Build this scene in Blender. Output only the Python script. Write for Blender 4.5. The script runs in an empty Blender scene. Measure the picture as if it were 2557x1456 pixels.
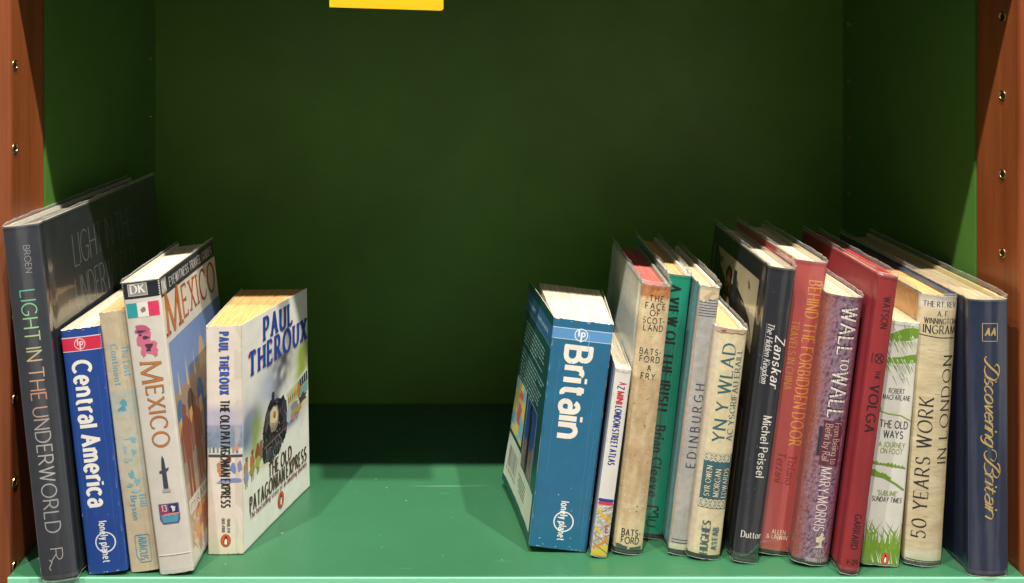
import bpy, math, random
from mathutils import Vector, noise

# ------------------------------------------------------------------ camera, light, exposure
scene = bpy.context.scene
COL = scene.collection
R = math.radians
F_PX, W_PX = 2150.0, 2556.0
CAM_D, CAM_H = 0.6527, 0.405
cam_d = bpy.data.cameras.new("camera")
cam = bpy.data.objects.new("camera", cam_d)
COL.objects.link(cam)
cam.location = (0, -CAM_D, CAM_H)
cam.rotation_euler = (R(90), 0, 0)
cam_d.sensor_width = 36
cam_d.lens = 36 * F_PX / W_PX
cam_d.shift_x = (1278 - 1157) / W_PX
cam_d.shift_y = -(728 - 108) / W_PX
cam_d.clip_start, cam_d.clip_end = 0.02, 50
scene.camera = cam

world = bpy.data.worlds.new("World")
scene.world = world
world.use_nodes = True
wb = world.node_tree.nodes["Background"]
wb.inputs[0].default_value = (1.0, 0.94, 0.85, 1)
wb.inputs[1].default_value = 0.195
# unseen room as dim noise, with brighter patches added for reflections
_wn = world.node_tree
_tc = _wn.nodes.new("ShaderNodeTexCoord")
_nz = _wn.nodes.new("ShaderNodeTexNoise")
_nz.inputs["Scale"].default_value = 2.6
_nz.inputs["Detail"].default_value = 1.5
_rp = _wn.nodes.new("ShaderNodeValToRGB")
_rp.color_ramp.elements[0].position, _rp.color_ramp.elements[1].position = 0.50, 0.64
_rp.color_ramp.elements[0].color = (0.62, 0.58, 0.52, 1)
_rp.color_ramp.elements[1].color = (3.4, 3.15, 2.8, 1)
_wn.links.new(_tc.outputs["Generated"], _nz.inputs["Vector"])
_wn.links.new(_nz.outputs[0], _rp.inputs[0])
_wn.links.new(_rp.outputs[0], wb.inputs[0])

def downlight(x, y, z, watts, size=0.05, colour=(1.0, 0.935, 0.845)):
    l = bpy.data.lights.new("ceiling_downlight", "AREA")
    l.shape, l.size, l.energy, l.color = "DISK", size, watts, colour
    o = bpy.data.objects.new("ceiling_downlight", l)
    o.location = (x, y, z)
    d = Vector((0.04, 0.1, 0.1)) - Vector((x, y, z))
    o.rotation_euler = d.to_track_quat("-Z", "Y").to_euler()
    COL.objects.link(o)

downlight(0.05, -0.745, 2.60, 90)
downlight(0.98, -0.745, 2.60, 72)
downlight(-0.88, -0.745, 2.60, 62)

vs = scene.view_settings
vs.view_transform, vs.look = "Standard", "None"
vs.exposure, vs.gamma = 0.0, 1.0
try:
    vs.use_curve_mapping = False
except Exception:
    pass
scene.cycles.max_bounces = 10
scene.cycles.transparent_max_bounces = 24
scene.cycles.caustics_reflective = True
scene.cycles.caustics_refractive = False
scene.cycles.sample_clamp_indirect = 3.0
scene.cycles.blur_glossy = 0.6
try:
    scene.cycles.use_denoising = True
except Exception:
    pass

# ------------------------------------------------------------------ colour and materials
def lin(h):
    if not isinstance(h, str):
        return tuple(h)[:3]
    h = h.lstrip("#")
    o = []
    for i in (0, 2, 4):
        c = int(h[i:i + 2], 16) / 255
        o.append(c / 12.92 if c <= 0.04045 else ((c + 0.055) / 1.055) ** 2.4)
    return tuple(o)

def mix(a, b, t):
    t = max(0.0, min(1.0, t))
    return tuple(a[i] * (1 - t) + b[i] * t for i in range(3))

def nz(x, y, z=0.0):
    return noise.noise(Vector((x, y, z)))

def new_mat(name):
    m = bpy.data.materials.new(name)
    m.use_nodes = True
    nt = m.node_tree
    b = nt.nodes["Principled BSDF"]
    return m, nt, b

def link(nt, a, ai, b, bi):
    nt.links.new(a.outputs[ai], b.inputs[bi])

def tex_noise(nt, scale, detail=4, rough=0.55, stretch=None):
    tc = nt.nodes.new("ShaderNodeTexCoord")
    mp = nt.nodes.new("ShaderNodeMapping")
    if stretch:
        mp.inputs["Scale"].default_value = stretch
    n = nt.nodes.new("ShaderNodeTexNoise")
    n.inputs["Scale"].default_value = scale
    n.inputs["Detail"].default_value = detail
    n.inputs["Roughness"].default_value = rough
    link(nt, tc, "Object", mp, "Vector")
    link(nt, mp, "Vector", n, "Vector")
    return n

def ramp(nt, src, p0, p1, c0=(0, 0, 0, 1), c1=(1, 1, 1, 1)):
    r = nt.nodes.new("ShaderNodeValToRGB")
    r.color_ramp.elements[0].position, r.color_ramp.elements[1].position = p0, p1
    r.color_ramp.elements[0].color, r.color_ramp.elements[1].color = c0, c1
    link(nt, src, 0, r, 0)
    return r

def mixrgb(nt, mode="MIX", fac=0.5):
    m = nt.nodes.new("ShaderNodeMix")
    m.data_type = "RGBA"
    m.blend_type = mode
    m.inputs[0].default_value = fac
    return m   # inputs 6,7 colours; output 2

def bump(nt, b, src, strength, dist=0.001):
    n = nt.nodes.new("ShaderNodeBump")
    n.inputs["Strength"].default_value = strength
    n.inputs["Distance"].default_value = dist
    link(nt, src, 0, n, "Height")
    link(nt, n, "Normal", b, "Normal")

def printed_mat(name, rough=0.4, coat=0.0, coat_rough=0.1, mottling=0.12, scuff=0.0, fine=900, bumpy=0.1,
                bump_scale=120, stretch=None, spec=0.5):
    m, nt, b = new_mat(name)
    at = nt.nodes.new("ShaderNodeAttribute")
    at.attribute_name = "Col"
    n1 = tex_noise(nt, bump_scale, 5, 0.6, stretch)
    r1 = ramp(nt, n1, 0.3, 0.7, (1 - mottling, 1 - mottling, 1 - mottling * 1.25, 1), (1 + mottling * .5,) * 3 + (1,))
    mm = mixrgb(nt, "MULTIPLY", 1.0)
    link(nt, at, "Alpha", mm, 0)
    link(nt, at, "Color", mm, 6)
    link(nt, r1, 0, mm, 7)
    out = mm
    if scuff:
        n2 = tex_noise(nt, fine, 2, 0.7)
        r2 = ramp(nt, n2, 0.70, 0.76)
        ml = nt.nodes.new("ShaderNodeMath")
        ml.operation = "MULTIPLY"
        ml.inputs[1].default_value = scuff
        link(nt, r2, 0, ml, 0)
        ms = mixrgb(nt, "MIX")
        link(nt, ml, 0, ms, 0)
        link(nt, mm, 2, ms, 6)
        ms.inputs[7].default_value = (.72, .68, .6, 1)
        out = ms
    nt.links.new(out.outputs[2], b.inputs["Base Color"])
    nr = tex_noise(nt, 60, 4)
    rr = ramp(nt, nr, 0.3, 0.75, (rough * .85,) * 3 + (1,), (min(1, rough * 1.2),) * 3 + (1,))
    link(nt, rr, 0, b, "Roughness")
    b.inputs["Specular IOR Level"].default_value = spec
    b.inputs["Coat Weight"].default_value = coat
    b.inputs["Coat Roughness"].default_value = coat_rough
    if coat >= .5:
        b.inputs["Coat IOR"].default_value = 1.95
    if bumpy:
        bump(nt, b, n1, bumpy, 0.0006)
        if coat:
            nc = tex_noise(nt, 42, 3, 0.5, (1, 1, 0.22))
            bc = nt.nodes.new("ShaderNodeBump")
            bc.inputs["Strength"].default_value = 0.3
            bc.inputs["Distance"].default_value = 0.003
            link(nt, nc, 0, bc, "Height")
            link(nt, bc, "Normal", b, "Coat Normal")
    return m

M_PAPERBACK = printed_mat("laminated_paper_print", 0.36, 0.25, 0.18, 0.06, 0.25, 420, 0.05)
M_WORN = printed_mat("worn_paper_print", 0.55, 0.0, 0.2, 0.12, 0.3, 300, 0.12, 160)
M_JACKET = printed_mat("jacket_under_clear_film", 0.38, 0.8, 0.09, 0.09, 0.0, 300, 0.06)
M_OLDJACKET = printed_mat("old_jacket_under_clear_film", 0.55, 0.55, 0.16, 0.16, 0.12, 260, 0.22, 210)
M_CREASED = printed_mat("creased_jacket_under_clear_film", 0.55, 0.5, 0.16, 0.13, 0.0, 260, 0.35, 120, (0.4, 1, 2.0))
M_CLOTH = printed_mat("book_cloth", 0.6, 0.35, 0.15, 0.12, 0.0, 300, 0.3, 1400)
M_SPECKLE = printed_mat("speckled_jacket_under_clear_film", 0.45, 0.7, 0.12, 0.55, 0.0, 300, 0.05, 1050)
M_FOIL = printed_mat("print_foil", 0.32, 0.3, 0.15, 0.05, 0, 300, 0.03)

def page_mat():
    m, nt, b = new_mat("page_edges")
    at = nt.nodes.new("ShaderNodeAttribute")
    at.attribute_name = "Col"
    n = tex_noise(nt, 900, 3, 0.6, (1, 0.03, 0.05))
    r = ramp(nt, n, 0.3, 0.72, (.60, .56, .49, 1), (1.05, 1.04, 1.02, 1))
    mm = mixrgb(nt, "MULTIPLY", 1.0)
    link(nt, at, "Color", mm, 6)
    link(nt, r, 0, mm, 7)
    n2 = tex_noise(nt, 70, 4, 0.6)
    r2 = ramp(nt, n2, 0.35, 0.75, (1, 1, 1, 1), (.90, .84, .73, 1))
    m2 = mixrgb(nt, "MULTIPLY", 0.7)
    link(nt, mm, 2, m2, 6)
    link(nt, r2, 0, m2, 7)
    link(nt, m2, 2, b, "Base Color")
    b.inputs["Roughness"].default_value = 0.85
    bump(nt, b, n, 0.5, 0.0006)
    return m
M_PAGES = page_mat()

def film_mat():
    m, nt, b = new_mat("clear_film")
    nt.nodes.remove(b)
    out = nt.nodes["Material Output"]
    tr = nt.nodes.new("ShaderNodeBsdfTransparent")
    tr.inputs[0].default_value = (.95, .95, .94, 1)
    gl = nt.nodes.new("ShaderNodeBsdfGlossy")
    gl.inputs["Roughness"].default_value = 0.13
    df = nt.nodes.new("ShaderNodeBsdfDiffuse")
    df.inputs[0].default_value = (.8, .79, .76, 1)
    lw = nt.nodes.new("ShaderNodeLayerWeight")
    lw.inputs["Blend"].default_value = 0.5
    pw = nt.nodes.new("ShaderNodeMath")
    pw.operation = "POWER"
    pw.inputs[1].default_value = 4.0
    fr = nt.nodes.new("ShaderNodeMath")
    fr.operation = "MULTIPLY_ADD"
    fr.inputs[1].default_value = 0.5
    fr.inputs[2].default_value = 0.07
    link(nt, lw, "Facing", pw, 0)
    link(nt, pw, 0, fr, 0)
    at = nt.nodes.new("ShaderNodeAttribute")
    at.attribute_name = "Col"
    n = tex_noise(nt, 140, 4, 0.6)
    bp = nt.nodes.new("ShaderNodeBump")
    bp.inputs["Strength"].default_value = 0.55
    bp.inputs["Distance"].default_value = 0.0015
    link(nt, n, 0, bp, "Height")
    link(nt, bp, "Normal", gl, "Normal")
    link(nt, bp, "Normal", lw, "Normal")
    m1 = nt.nodes.new("ShaderNodeMixShader")
    link(nt, at, "Fac", m1, 0)
    link(nt, tr, 0, m1, 1)
    link(nt, df, 0, m1, 2)
    m2 = nt.nodes.new("ShaderNodeMixShader")
    link(nt, fr, 0, m2, 0)
    link(nt, m1, 0, m2, 1)
    link(nt, gl, 0, m2, 2)
    link(nt, m2, 0, out, 0)
    return m
M_FILM = film_mat()

def paint_mat(name, colour, rough, var=0.12, stain=None, coat=0.0):
    m, nt, b = new_mat(name)
    n = tex_noise(nt, 7, 6, 0.6)
    c = lin(colour)
    r = ramp(nt, n, 0.3, 0.72, tuple(x * (1 - var) for x in c) + (1,), tuple(x * (1 + var * .6) for x in c) + (1,))
    link(nt, r, 0, b, "Base Color")
    n2 = tex_noise(nt, 420, 3, 0.6)
    nr = tex_noise(nt, 16, 5, 0.65)
    rr = ramp(nt, nr, 0.3, 0.75, (rough * .75,) * 3 + (1,), (min(1, rough * 1.3),) * 3 + (1,))
    link(nt, rr, 0, b, "Roughness")
    b.inputs["Coat Weight"].default_value = coat
    b.inputs["Coat Roughness"].default_value = 0.25
    bump(nt, b, n2, 0.12, 0.0008)
    return m
M_WALL = paint_mat("olive_green_paint", "#518036", 0.42)
M_BACK = paint_mat("olive_green_back_paint", "#56852a", 0.5, 0.2)
M_SHELF = paint_mat("green_shelf_paint", "#316444", 0.32, 0.09)
def scuff_shelf():
    nt = M_SHELF.node_tree
    b = nt.nodes["Principled BSDF"]
    src = b.inputs["Base Color"].links[0].from_socket
    n1 = tex_noise(nt, 260, 2, .5); r1 = ramp(nt, n1, .755, .775)
    n2 = tex_noise(nt, 9, 3, .5, (1.2, 26, 1)); r2 = ramp(nt, n2, .69, .76)
    n3 = tex_noise(nt, 5, 5, .65, (1, 1.6, 1)); r3 = ramp(nt, n3, .45, .72)
    ad = nt.nodes.new("ShaderNodeMath"); ad.operation = "MULTIPLY_ADD"; ad.use_clamp = True
    link(nt, r2, 0, ad, 0); ad.inputs[1].default_value = .28; link(nt, r1, 0, ad, 2)
    m2 = nt.nodes.new("ShaderNodeMath"); m2.operation = "MULTIPLY"; m2.inputs[1].default_value = .45
    link(nt, ad, 0, m2, 0)
    mx = mixrgb(nt); link(nt, m2, 0, mx, 0); nt.links.new(src, mx.inputs[6]); mx.inputs[7].default_value = (.42, .58, .48, 1)
    m3 = nt.nodes.new("ShaderNodeMath"); m3.operation = "MULTIPLY"; m3.inputs[1].default_value = .10
    link(nt, r3, 0, m3, 0)
    m4 = mixrgb(nt); link(nt, m3, 0, m4, 0); nt.links.new(mx.outputs[2], m4.inputs[6]); m4.inputs[7].default_value = (.06, .16, .10, 1)
    nt.links.new(m4.outputs[2], b.inputs["Base Color"])
scuff_shelf()
M_EDGE = paint_mat("mint_edge_band", "#8cdcb4", 0.4, 0.10)

def wood_mat():
    m, nt, b = new_mat("cherry_stained_wood")
    n = tex_noise(nt, 30, 7, 0.62, (2.2, 2.2, 0.16))
    r = ramp(nt, n, 0.28, 0.75, lin("#783c1c") + (1,), lin("#98562f") + (1,))
    n3 = tex_noise(nt, 160, 3, 0.6, (2.0, 2.0, 0.05))
    r3 = ramp(nt, n3, 0.35, 0.7, (.88, .86, .84, 1), (1.05, 1.04, 1.03, 1))
    mm = mixrgb(nt, "MULTIPLY", 1.0)
    link(nt, r, 0, mm, 6)
    link(nt, r3, 0, mm, 7)
    link(nt, mm, 2, b, "Base Color")
    b.inputs["Roughness"].default_value = 0.36
    b.inputs["Coat Weight"].default_value = 0.3
    b.inputs["Coat Roughness"].default_value = 0.2
    bump(nt, b, n3, 0.06, 0.0006)
    return m
M_WOOD = wood_mat()

def simple(name, colour, rough, metal=0.0):
    m, nt, b = new_mat(name)
    n = tex_noise(nt, 300, 3)
    c = lin(colour)
    r = ramp(nt, n, 0.3, 0.7, tuple(x * .8 for x in c) + (1,), c + (1,))
    link(nt, r, 0, b, "Base Color")
    b.inputs["Roughness"].default_value = rough
    b.inputs["Metallic"].default_value = metal
    return m
M_BRASS = simple("brass", "#c9ab72", 0.28, 1.0)
M_HOLE_SHADE = simple("hole_shade", "#0d0a07", 0.8)  # near-black colour for the shade inside a pin hole
M_YELLOW = paint_mat("yellow_card", "#f0b800", 0.5, 0.03)

# ------------------------------------------------------------------ mesh builder
class MB:
    def __init__(s):
        s.v, s.f, s.c, s.sm = [], [], [], []
    def vert(s, p):
        s.v.append(tuple(p)); return len(s.v) - 1
    def face(s, idx, cols, smooth=False):
        s.f.append(tuple(idx)); s.sm.append(smooth)
        s.c.append(cols if isinstance(cols, list) else [cols] * len(idx))
    def poly(s, pts, col):
        s.face([s.vert(p) for p in pts], col)
    def grid(s, nu, nv, fn, col, flip=False, smooth=True):
        """fn(i/nu, j/nv) -> point; col same -> colour"""
        base = len(s.v)
        cc = []
        for j in range(nv + 1):
            for i in range(nu + 1):
                s.v.append(tuple(fn(i / nu, j / nv)))
                cc.append(col(i / nu, j / nv) if callable(col) else col)
        for j in range(nv):
            for i in range(nu):
                q = [j * (nu + 1) + i, j * (nu + 1) + i + 1, (j + 1) * (nu + 1) + i + 1, (j + 1) * (nu + 1) + i]
                if flip: q.reverse()
                s.face([base + k for k in q], [cc[k] for k in q], smooth)
    def shell(s, nu, nv, fo, fi, co, ci, flip=False):
        s.grid(nu, nv, fo, co, flip)
        s.grid(nu, nv, fi, ci, not flip)
        rim = lambda g, n: s.grid(n, 1, g, ci, False, False)
        rim(lambda a, b: fo(a, 0) if b else fi(a, 0), nu)
        rim(lambda a, b: fi(a, 1) if b else fo(a, 1), nu)
        rim(lambda a, b: fi(0, a) if b else fo(0, a), nv)
        rim(lambda a, b: fo(1, a) if b else fi(1, a), nv)
    def box(s, x0, x1, y0, y1, z0, z1, col=(1, 1, 1)):
        p = [(x, y, z) for z in (z0, z1) for y in (y0, y1) for x in (x0, x1)]
        b = len(s.v); s.v += p
        for q in ((0, 2, 3, 1), (4, 5, 7, 6), (0, 1, 5, 4), (2, 6, 7, 3), (0, 4, 6, 2), (1, 3, 7, 5)):
            s.face([b + k for k in q], col)
    def build(s, name, mat, parent=None, bevel=0):
        me = bpy.data.meshes.new(name)
        me.from_pydata(s.v, [], s.f)
        at = me.color_attributes.new("Col", "FLOAT_COLOR", "CORNER")
        flat = []
        for cs in s.c:
            for c in cs:
                flat += [c[0], c[1], c[2], c[3] if len(c) > 3 else 1.0]
        at.data.foreach_set("color", flat)
        me.polygons.foreach_set("use_smooth", s.sm)
        me.materials.append(mat)
        me.update()
        o = bpy.data.objects.new(name, me)
        COL.objects.link(o)
        if parent: o.parent = parent
        if bevel:
            md = o.modifiers.new("soft_edges", "BEVEL")
            md.width, md.segments, md.limit_method = bevel, 2, "ANGLE"
        return o

# ------------------------------------------------------------------ lettering: strokes with a pen
def _arc(cx, cy, rx, ry, a0, a1):
    n = max(4, int(abs(a1 - a0) / 15))
    return [(cx + rx * math.cos(R(a0 + (a1 - a0) * k / n)), cy + ry * math.sin(R(a0 + (a1 - a0) * k / n))) for k in range(n + 1)]

GL = {
 'A': '0,0 .36,1 | .36,1 .72,0 | .13,.36 .59,.36',
 'B': '0,0 0,1 | 0,1 .28,1 a.28,.76,.24,.24,90,-90 0,.52 | 0,.52 .32,.52 a.32,.26,.27,.26,90,-90 0,0',
 'C': 'a.46,.5,.46,.5,48,312',
 'D': '0,0 0,1 | 0,1 .28,1 a.28,.5,.46,.5,90,-90 0,0',
 'E': '0,0 0,1 | 0,1 .5,1 | 0,.52 .42,.52 | 0,0 .52,0',
 'F': '0,0 0,1 | 0,1 .5,1 | 0,.5 .4,.5',
 'G': 'a.46,.5,.46,.5,48,325 | .54,.44 .86,.44 | .84,.44 .84,.18',
 'H': '0,0 0,1 | .7,0 .7,1 | 0,.52 .7,.52', 'I': '0,0 0,1',
 'J': '.3,1 .3,.22 a.1,.22,.2,.22,0,-130',
 'K': '0,0 0,1 | .6,1 0,.42 | .2,.58 .66,0', 'L': '0,0 0,1 | 0,0 .5,0',
 'M': '0,0 .06,1 | .06,1 .44,.05 | .44,.05 .82,1 | .82,1 .88,0',
 'N': '0,0 0,1 | 0,1 .68,0 | .68,0 .68,1', 'O': 'a.48,.5,.48,.5,90,450',
 'P': '0,0 0,1 | 0,1 .28,1 a.28,.74,.27,.26,90,-90 0,.48',
 'Q': 'a.48,.5,.48,.5,90,450 | .55,.25 .95,-.12',
 'R': '0,0 0,1 | 0,1 .28,1 a.28,.74,.27,.26,90,-90 0,.48 | .26,.48 .64,0',
 'S': 'a.28,.75,.25,.25,35,270 a.28,.25,.28,.25,90,-145',
 'T': '.36,0 .36,1 | 0,1 .72,1', 'U': '0,1 0,.33 a.33,.33,.33,.33,180,360 .66,1',
 'V': '0,1 .34,0 | .34,0 .68,1', 'W': '0,1 .25,0 | .25,0 .5,1 | .5,1 .75,0 | .75,0 1,1',
 'X': '0,0 .64,1 | 0,1 .64,0', 'Y': '0,1 .33,.48 | .66,1 .33,.48 | .33,.48 .33,0',
 'Z': '0,1 .6,1 | .6,1 0,0 | 0,0 .6,0',
 '0': 'a.33,.5,.33,.5,90,450', '1': '0,.8 .2,1 | .2,1 .2,0',
 '2': 'a.28,.74,.26,.26,160,-35 0,0 | 0,0 .55,0', '5': '.5,1 .1,1 | .1,1 .06,.56 | .06,.56 a.27,.32,.29,.32,130,-140',
 '3': 'a.26,.76,.24,.24,150,-90 | a.26,.27,.28,.27,90,-150', '4': '.45,0 .45,1 | .45,1 0,.3 | 0,.3 .62,.3',
 '6': 'a.3,.3,.3,.3,0,360 | .0,.3 .45,1', '7': '0,1 .56,1 | .56,1 .15,0',
 '9': 'a.3,.7,.3,.3,0,360 | .6,.7 .5,.3 | .5,.3 .3,0', '8': 'a.28,.76,.22,.24,0,360 | a.28,.26,.28,.26,0,360',
 '&': '.7,0 .12,.7 a.3,.78,.2,.2,200,-20 .1,.35 a.28,.22,.24,.22,150,330 .72,.45',
 '-': '0,.38 .3,.38', '.': '0,0 0,.12', "'": '.04,1 0,.76', '`': '0,1 .04,.76',
 'a': 'a.24,.42,.2,.22,155,0 .44,0 | .44,.36 .24,.36 a.2,.18,.2,.18,90,270 .24,0 a.24,.2,.2,.2,270,360',
 'b': '0,0 0,1 | a.27,.32,.27,.32,180,540', 'c': 'a.28,.32,.28,.32,45,315',
 'd': 'a.27,.32,.27,.32,0,360 | .54,0 .54,1', 'e': '.02,.34 .54,.34 | a.28,.32,.27,.32,5,315',
 'f': 'a.34,.8,.2,.2,70,180 .14,0 | 0,.62 .36,.62',
 'g': 'a.27,.32,.27,.32,0,360 | .54,.64 .54,-.06 a.28,-.06,.26,.24,0,-140',
 'h': '0,0 0,1 | 0,.36 a.24,.38,.24,.26,180,0 .48,0', 'i': '0,0 0,.64 | 0,.84 0,.98',
 'j': '.1,.64 .1,-.1 | .1,.84 .1,.98', 'k': '0,0 0,1 | .42,.64 0,.26 | .16,.4 .46,0', 'l': '0,0 0,1',
 'm': '0,0 0,.64 | 0,.36 a.2,.38,.2,.26,180,0 .4,0 | .4,.36 a.6,.38,.2,.26,180,0 .8,0',
 'n': '0,0 0,.64 | 0,.36 a.24,.38,.24,.26,180,0 .48,0', 'o': 'a.29,.32,.29,.32,90,450',
 'p': '0,-.3 0,.64 | a.27,.32,.27,.32,180,540', 'r': '0,0 0,.64 | 0,.36 a.2,.4,.2,.24,180,55',
 's': 'a.2,.48,.18,.16,35,270 a.2,.16,.2,.16,90,-145',
 't': '.14,.86 .14,.16 a.3,.16,.16,.16,180,290 | 0,.62 .34,.62',
 'u': '0,.64 0,.26 a.24,.26,.24,.26,180,360 | .48,.64 .48,0', 'v': '0,.64 .24,0 | .24,0 .48,.64',
 'w': '0,.64 .18,0 | .18,0 .36,.64 | .36,.64 .54,0 | .54,0 .72,.64',
 'x': '0,0 .46,.64 | 0,.64 .46,0', 'y': '0,.64 .24,0 | .48,.64 .16,-.26', 'z': '0,.64 .44,.64 | .44,.64 0,0 | 0,0 .44,0',
}
def _parse(s):
    out = []
    for st in s.split('|'):
        pts = []
        for tk in st.split():
            if tk[0] == 'a':
                pts += _arc(*[float(q) for q in tk[1:].split(',')])
            else:
                x, y = tk.split(','); pts.append((float(x), float(y)))
        cl = [pts[0]]
        for p in pts[1:]:
            if math.hypot(p[0] - cl[-1][0], p[1] - cl[-1][1]) > 1e-4: cl.append(p)
        out.append(cl)
    return out
GLYPH = {k: _parse(v) for k, v in GL.items()}

def strokes_of(text, cap, gap, space, xh, sx):
    def hy(ch, y):
        if xh == .64 or not ch.islower(): return y
        return y * xh / .64 if y <= .64 else xh + (y - .64) * (1 - xh) / .36
    x, out, wordgap = 0.0, [], False
    for n, ch in enumerate(text):
        if ch == ' ':
            x += space * sx; continue
        g = GLYPH[ch]
        w = max(p[0] for st in g for p in st)
        for st in g:
            out.append([(p[0] * sx + x, hy(ch, p[1])) for p in st])
        x += w * sx + gap * (.7 if ch == 'r' else 1)
    return out, x - gap

def split_sharp(st):
    parts, cur = [], [st[0]]
    for i in range(1, len(st)):
        cur.append(st[i])
        if i < len(st) - 1:
            a = math.atan2(st[i][1] - st[i - 1][1], st[i][0] - st[i - 1][0])
            b = math.atan2(st[i + 1][1] - st[i][1], st[i + 1][0] - st[i][0])
            d = abs((b - a + math.pi) % (2 * math.pi) - math.pi)
            if d > R(50):
                parts.append(cur); cur = [st[i]]
    parts.append(cur)
    return parts

def pen_quads(st, w, contrast, theta, step):
    """one stroke as a list of quads"""
    pts = [st[0]]
    for a, b in zip(st, st[1:]):
        L = math.hypot(b[0] - a[0], b[1] - a[1])
        n = max(1, int(L / step))
        for k in range(1, n + 1):
            pts.append((a[0] + (b[0] - a[0]) * k / n, a[1] + (b[1] - a[1]) * k / n))
    L, Rr = [], []
    for i, p in enumerate(pts):
        a = pts[max(0, i - 1)]; b = pts[min(len(pts) - 1, i + 1)]
        dx, dy = b[0] - a[0], b[1] - a[1]
        l = math.hypot(dx, dy) or 1e-9
        dx, dy = dx / l, dy / l
        ph = math.atan2(dy, dx)
        t = w * ((1 - contrast) + contrast * abs(math.sin(ph - theta))) / 2
        L.append((p[0] - dy * t, p[1] + dx * t)); Rr.append((p[0] + dy * t, p[1] - dx * t))
    return [(L[i], Rr[i], Rr[i + 1], L[i + 1]) for i in range(len(pts) - 1)]

def letter_quads(text, cap, length=None, w=0.13, contrast=0.0, serif=0.0, slant=0.0, tracking=0.15, space=0.42,
                 theta=15, xh=.64):
    """quads in mm (x along the line, y up from the baseline)"""
    gap = (tracking + w * .85 + serif * .9) * cap
    W = w * cap
    _, nat = strokes_of(text, cap, gap, space, xh, cap)
    k = 1.0 if length is None else max(.05, (length - W) / max(nat, 1e-3))
    sk = min(1.0, k)
    W *= max(.55, sk ** .55)
    sx = cap * k
    gap *= k
    if length is not None:
        n_gap = max(0, len(text.replace(' ', '')) - 1)
        gap = max(gap, W * 1.02 + (serif * .8 + .05) * cap * sk)
        _, bare = strokes_of(text, cap, 0.0, space, xh, 1.0)
        sx = max(.22 * cap, (length - W - n_gap * gap) / max(bare, 1e-3))
    sts, total = strokes_of(text, cap, gap, space, xh, sx)
    quads = []
    ends = {}
    for st in sts:
        for e in (st[0], st[-1]):
            k = (round(e[0], 2), round(e[1], 2)); ends[k] = ends.get(k, 0) + 1
    def tr(p):
        return (p[0] + slant * p[1] * cap, p[1] * cap)
    n = 0
    for st in sts:
        for part in split_sharp(st):
            pp = [tr(p) for p in part]
            # run plain joints together a little
            if len(pp) >= 2:
                def ext(a, b, m):
                    l = math.hypot(a[0] - b[0], a[1] - b[1]) or 1
                    return (a[0] + (a[0] - b[0]) / l * m, a[1] + (a[1] - b[1]) / l * m)
                for which in (0, -1):
                    e = part[which]; k = (round(e[0], 2), round(e[1], 2))
                    if ends.get(k, 0) > 1:
                        nb = pp[1] if which == 0 else pp[-2]
                        pp[which] = ext(pp[which], nb, W * .32)
            quads.append((n, pen_quads(pp, W, contrast, R(theta), max(0.6, cap * .08)))); n += 1
        if serif:
            for which in (0, -1):
                e = st[which]; k = (round(e[0], 2), round(e[1], 2))
                if ends.get(k, 0) > 1: continue
                nb = st[1] if which == 0 else st[-2]
                ex, ey = tr(e)
                dx, dy = (e[0] - nb[0]) / cap, e[1] - nb[1]
                th = max(W * (1 - contrast), cap * .035)
                sl = serif * cap * sk + W * .2
                if abs(dy) > abs(dx) * 0.8 and len(st) <= 3 or (abs(dy) > abs(dx) * 3):
                    if abs(e[1]) < .02 or e[1] > .6 or e[1] < -.2:
                        s2 = th / 2 * (1 if e[1] > .3 else -1) * -1
                        quads.append((n, [((ex - sl, ey - th / 2 + s2), (ex + sl, ey - th / 2 + s2), (ex + sl, ey + th / 2 + s2), (ex - sl, ey + th / 2 + s2))])); n += 1
                else:
                    sg = -1 if e[1] > .7 else 1
                    if 0.3 < e[1] < .6: sg = 0
                    y0, y1 = (ey, ey + sg * sl * 1.3) if sg else (ey - sl * .7, ey + sl * .7)
                    y0, y1 = min(y0, y1), max(y0, y1)
                    quads.append((n, [((ex - th / 2, y0), (ex + th / 2, y0), (ex + th / 2, y1), (ex - th / 2, y1))])); n += 1
    return quads, total

SANS = dict(w=.14, contrast=.12)
LIGHTS = dict(w=.085, contrast=.1)
BOLD = dict(w=.225, contrast=.12, tracking=.06, space=.36, xh=.74)
SERIF = dict(w=.17, contrast=.76, serif=.07, tracking=.10)
SERIFB = dict(w=.20, contrast=.72, serif=.07, tracking=.08)
SLAB = dict(w=.30, contrast=.42, serif=.08, tracking=.06, space=.5)
FAT = dict(w=.28, contrast=.84, serif=.07, tracking=.06, theta=0, space=.4)
ITAL = dict(w=.16, contrast=.7, serif=.03, slant=.22, tracking=.09)

# ------------------------------------------------------------------ books
MM = 0.001

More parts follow.
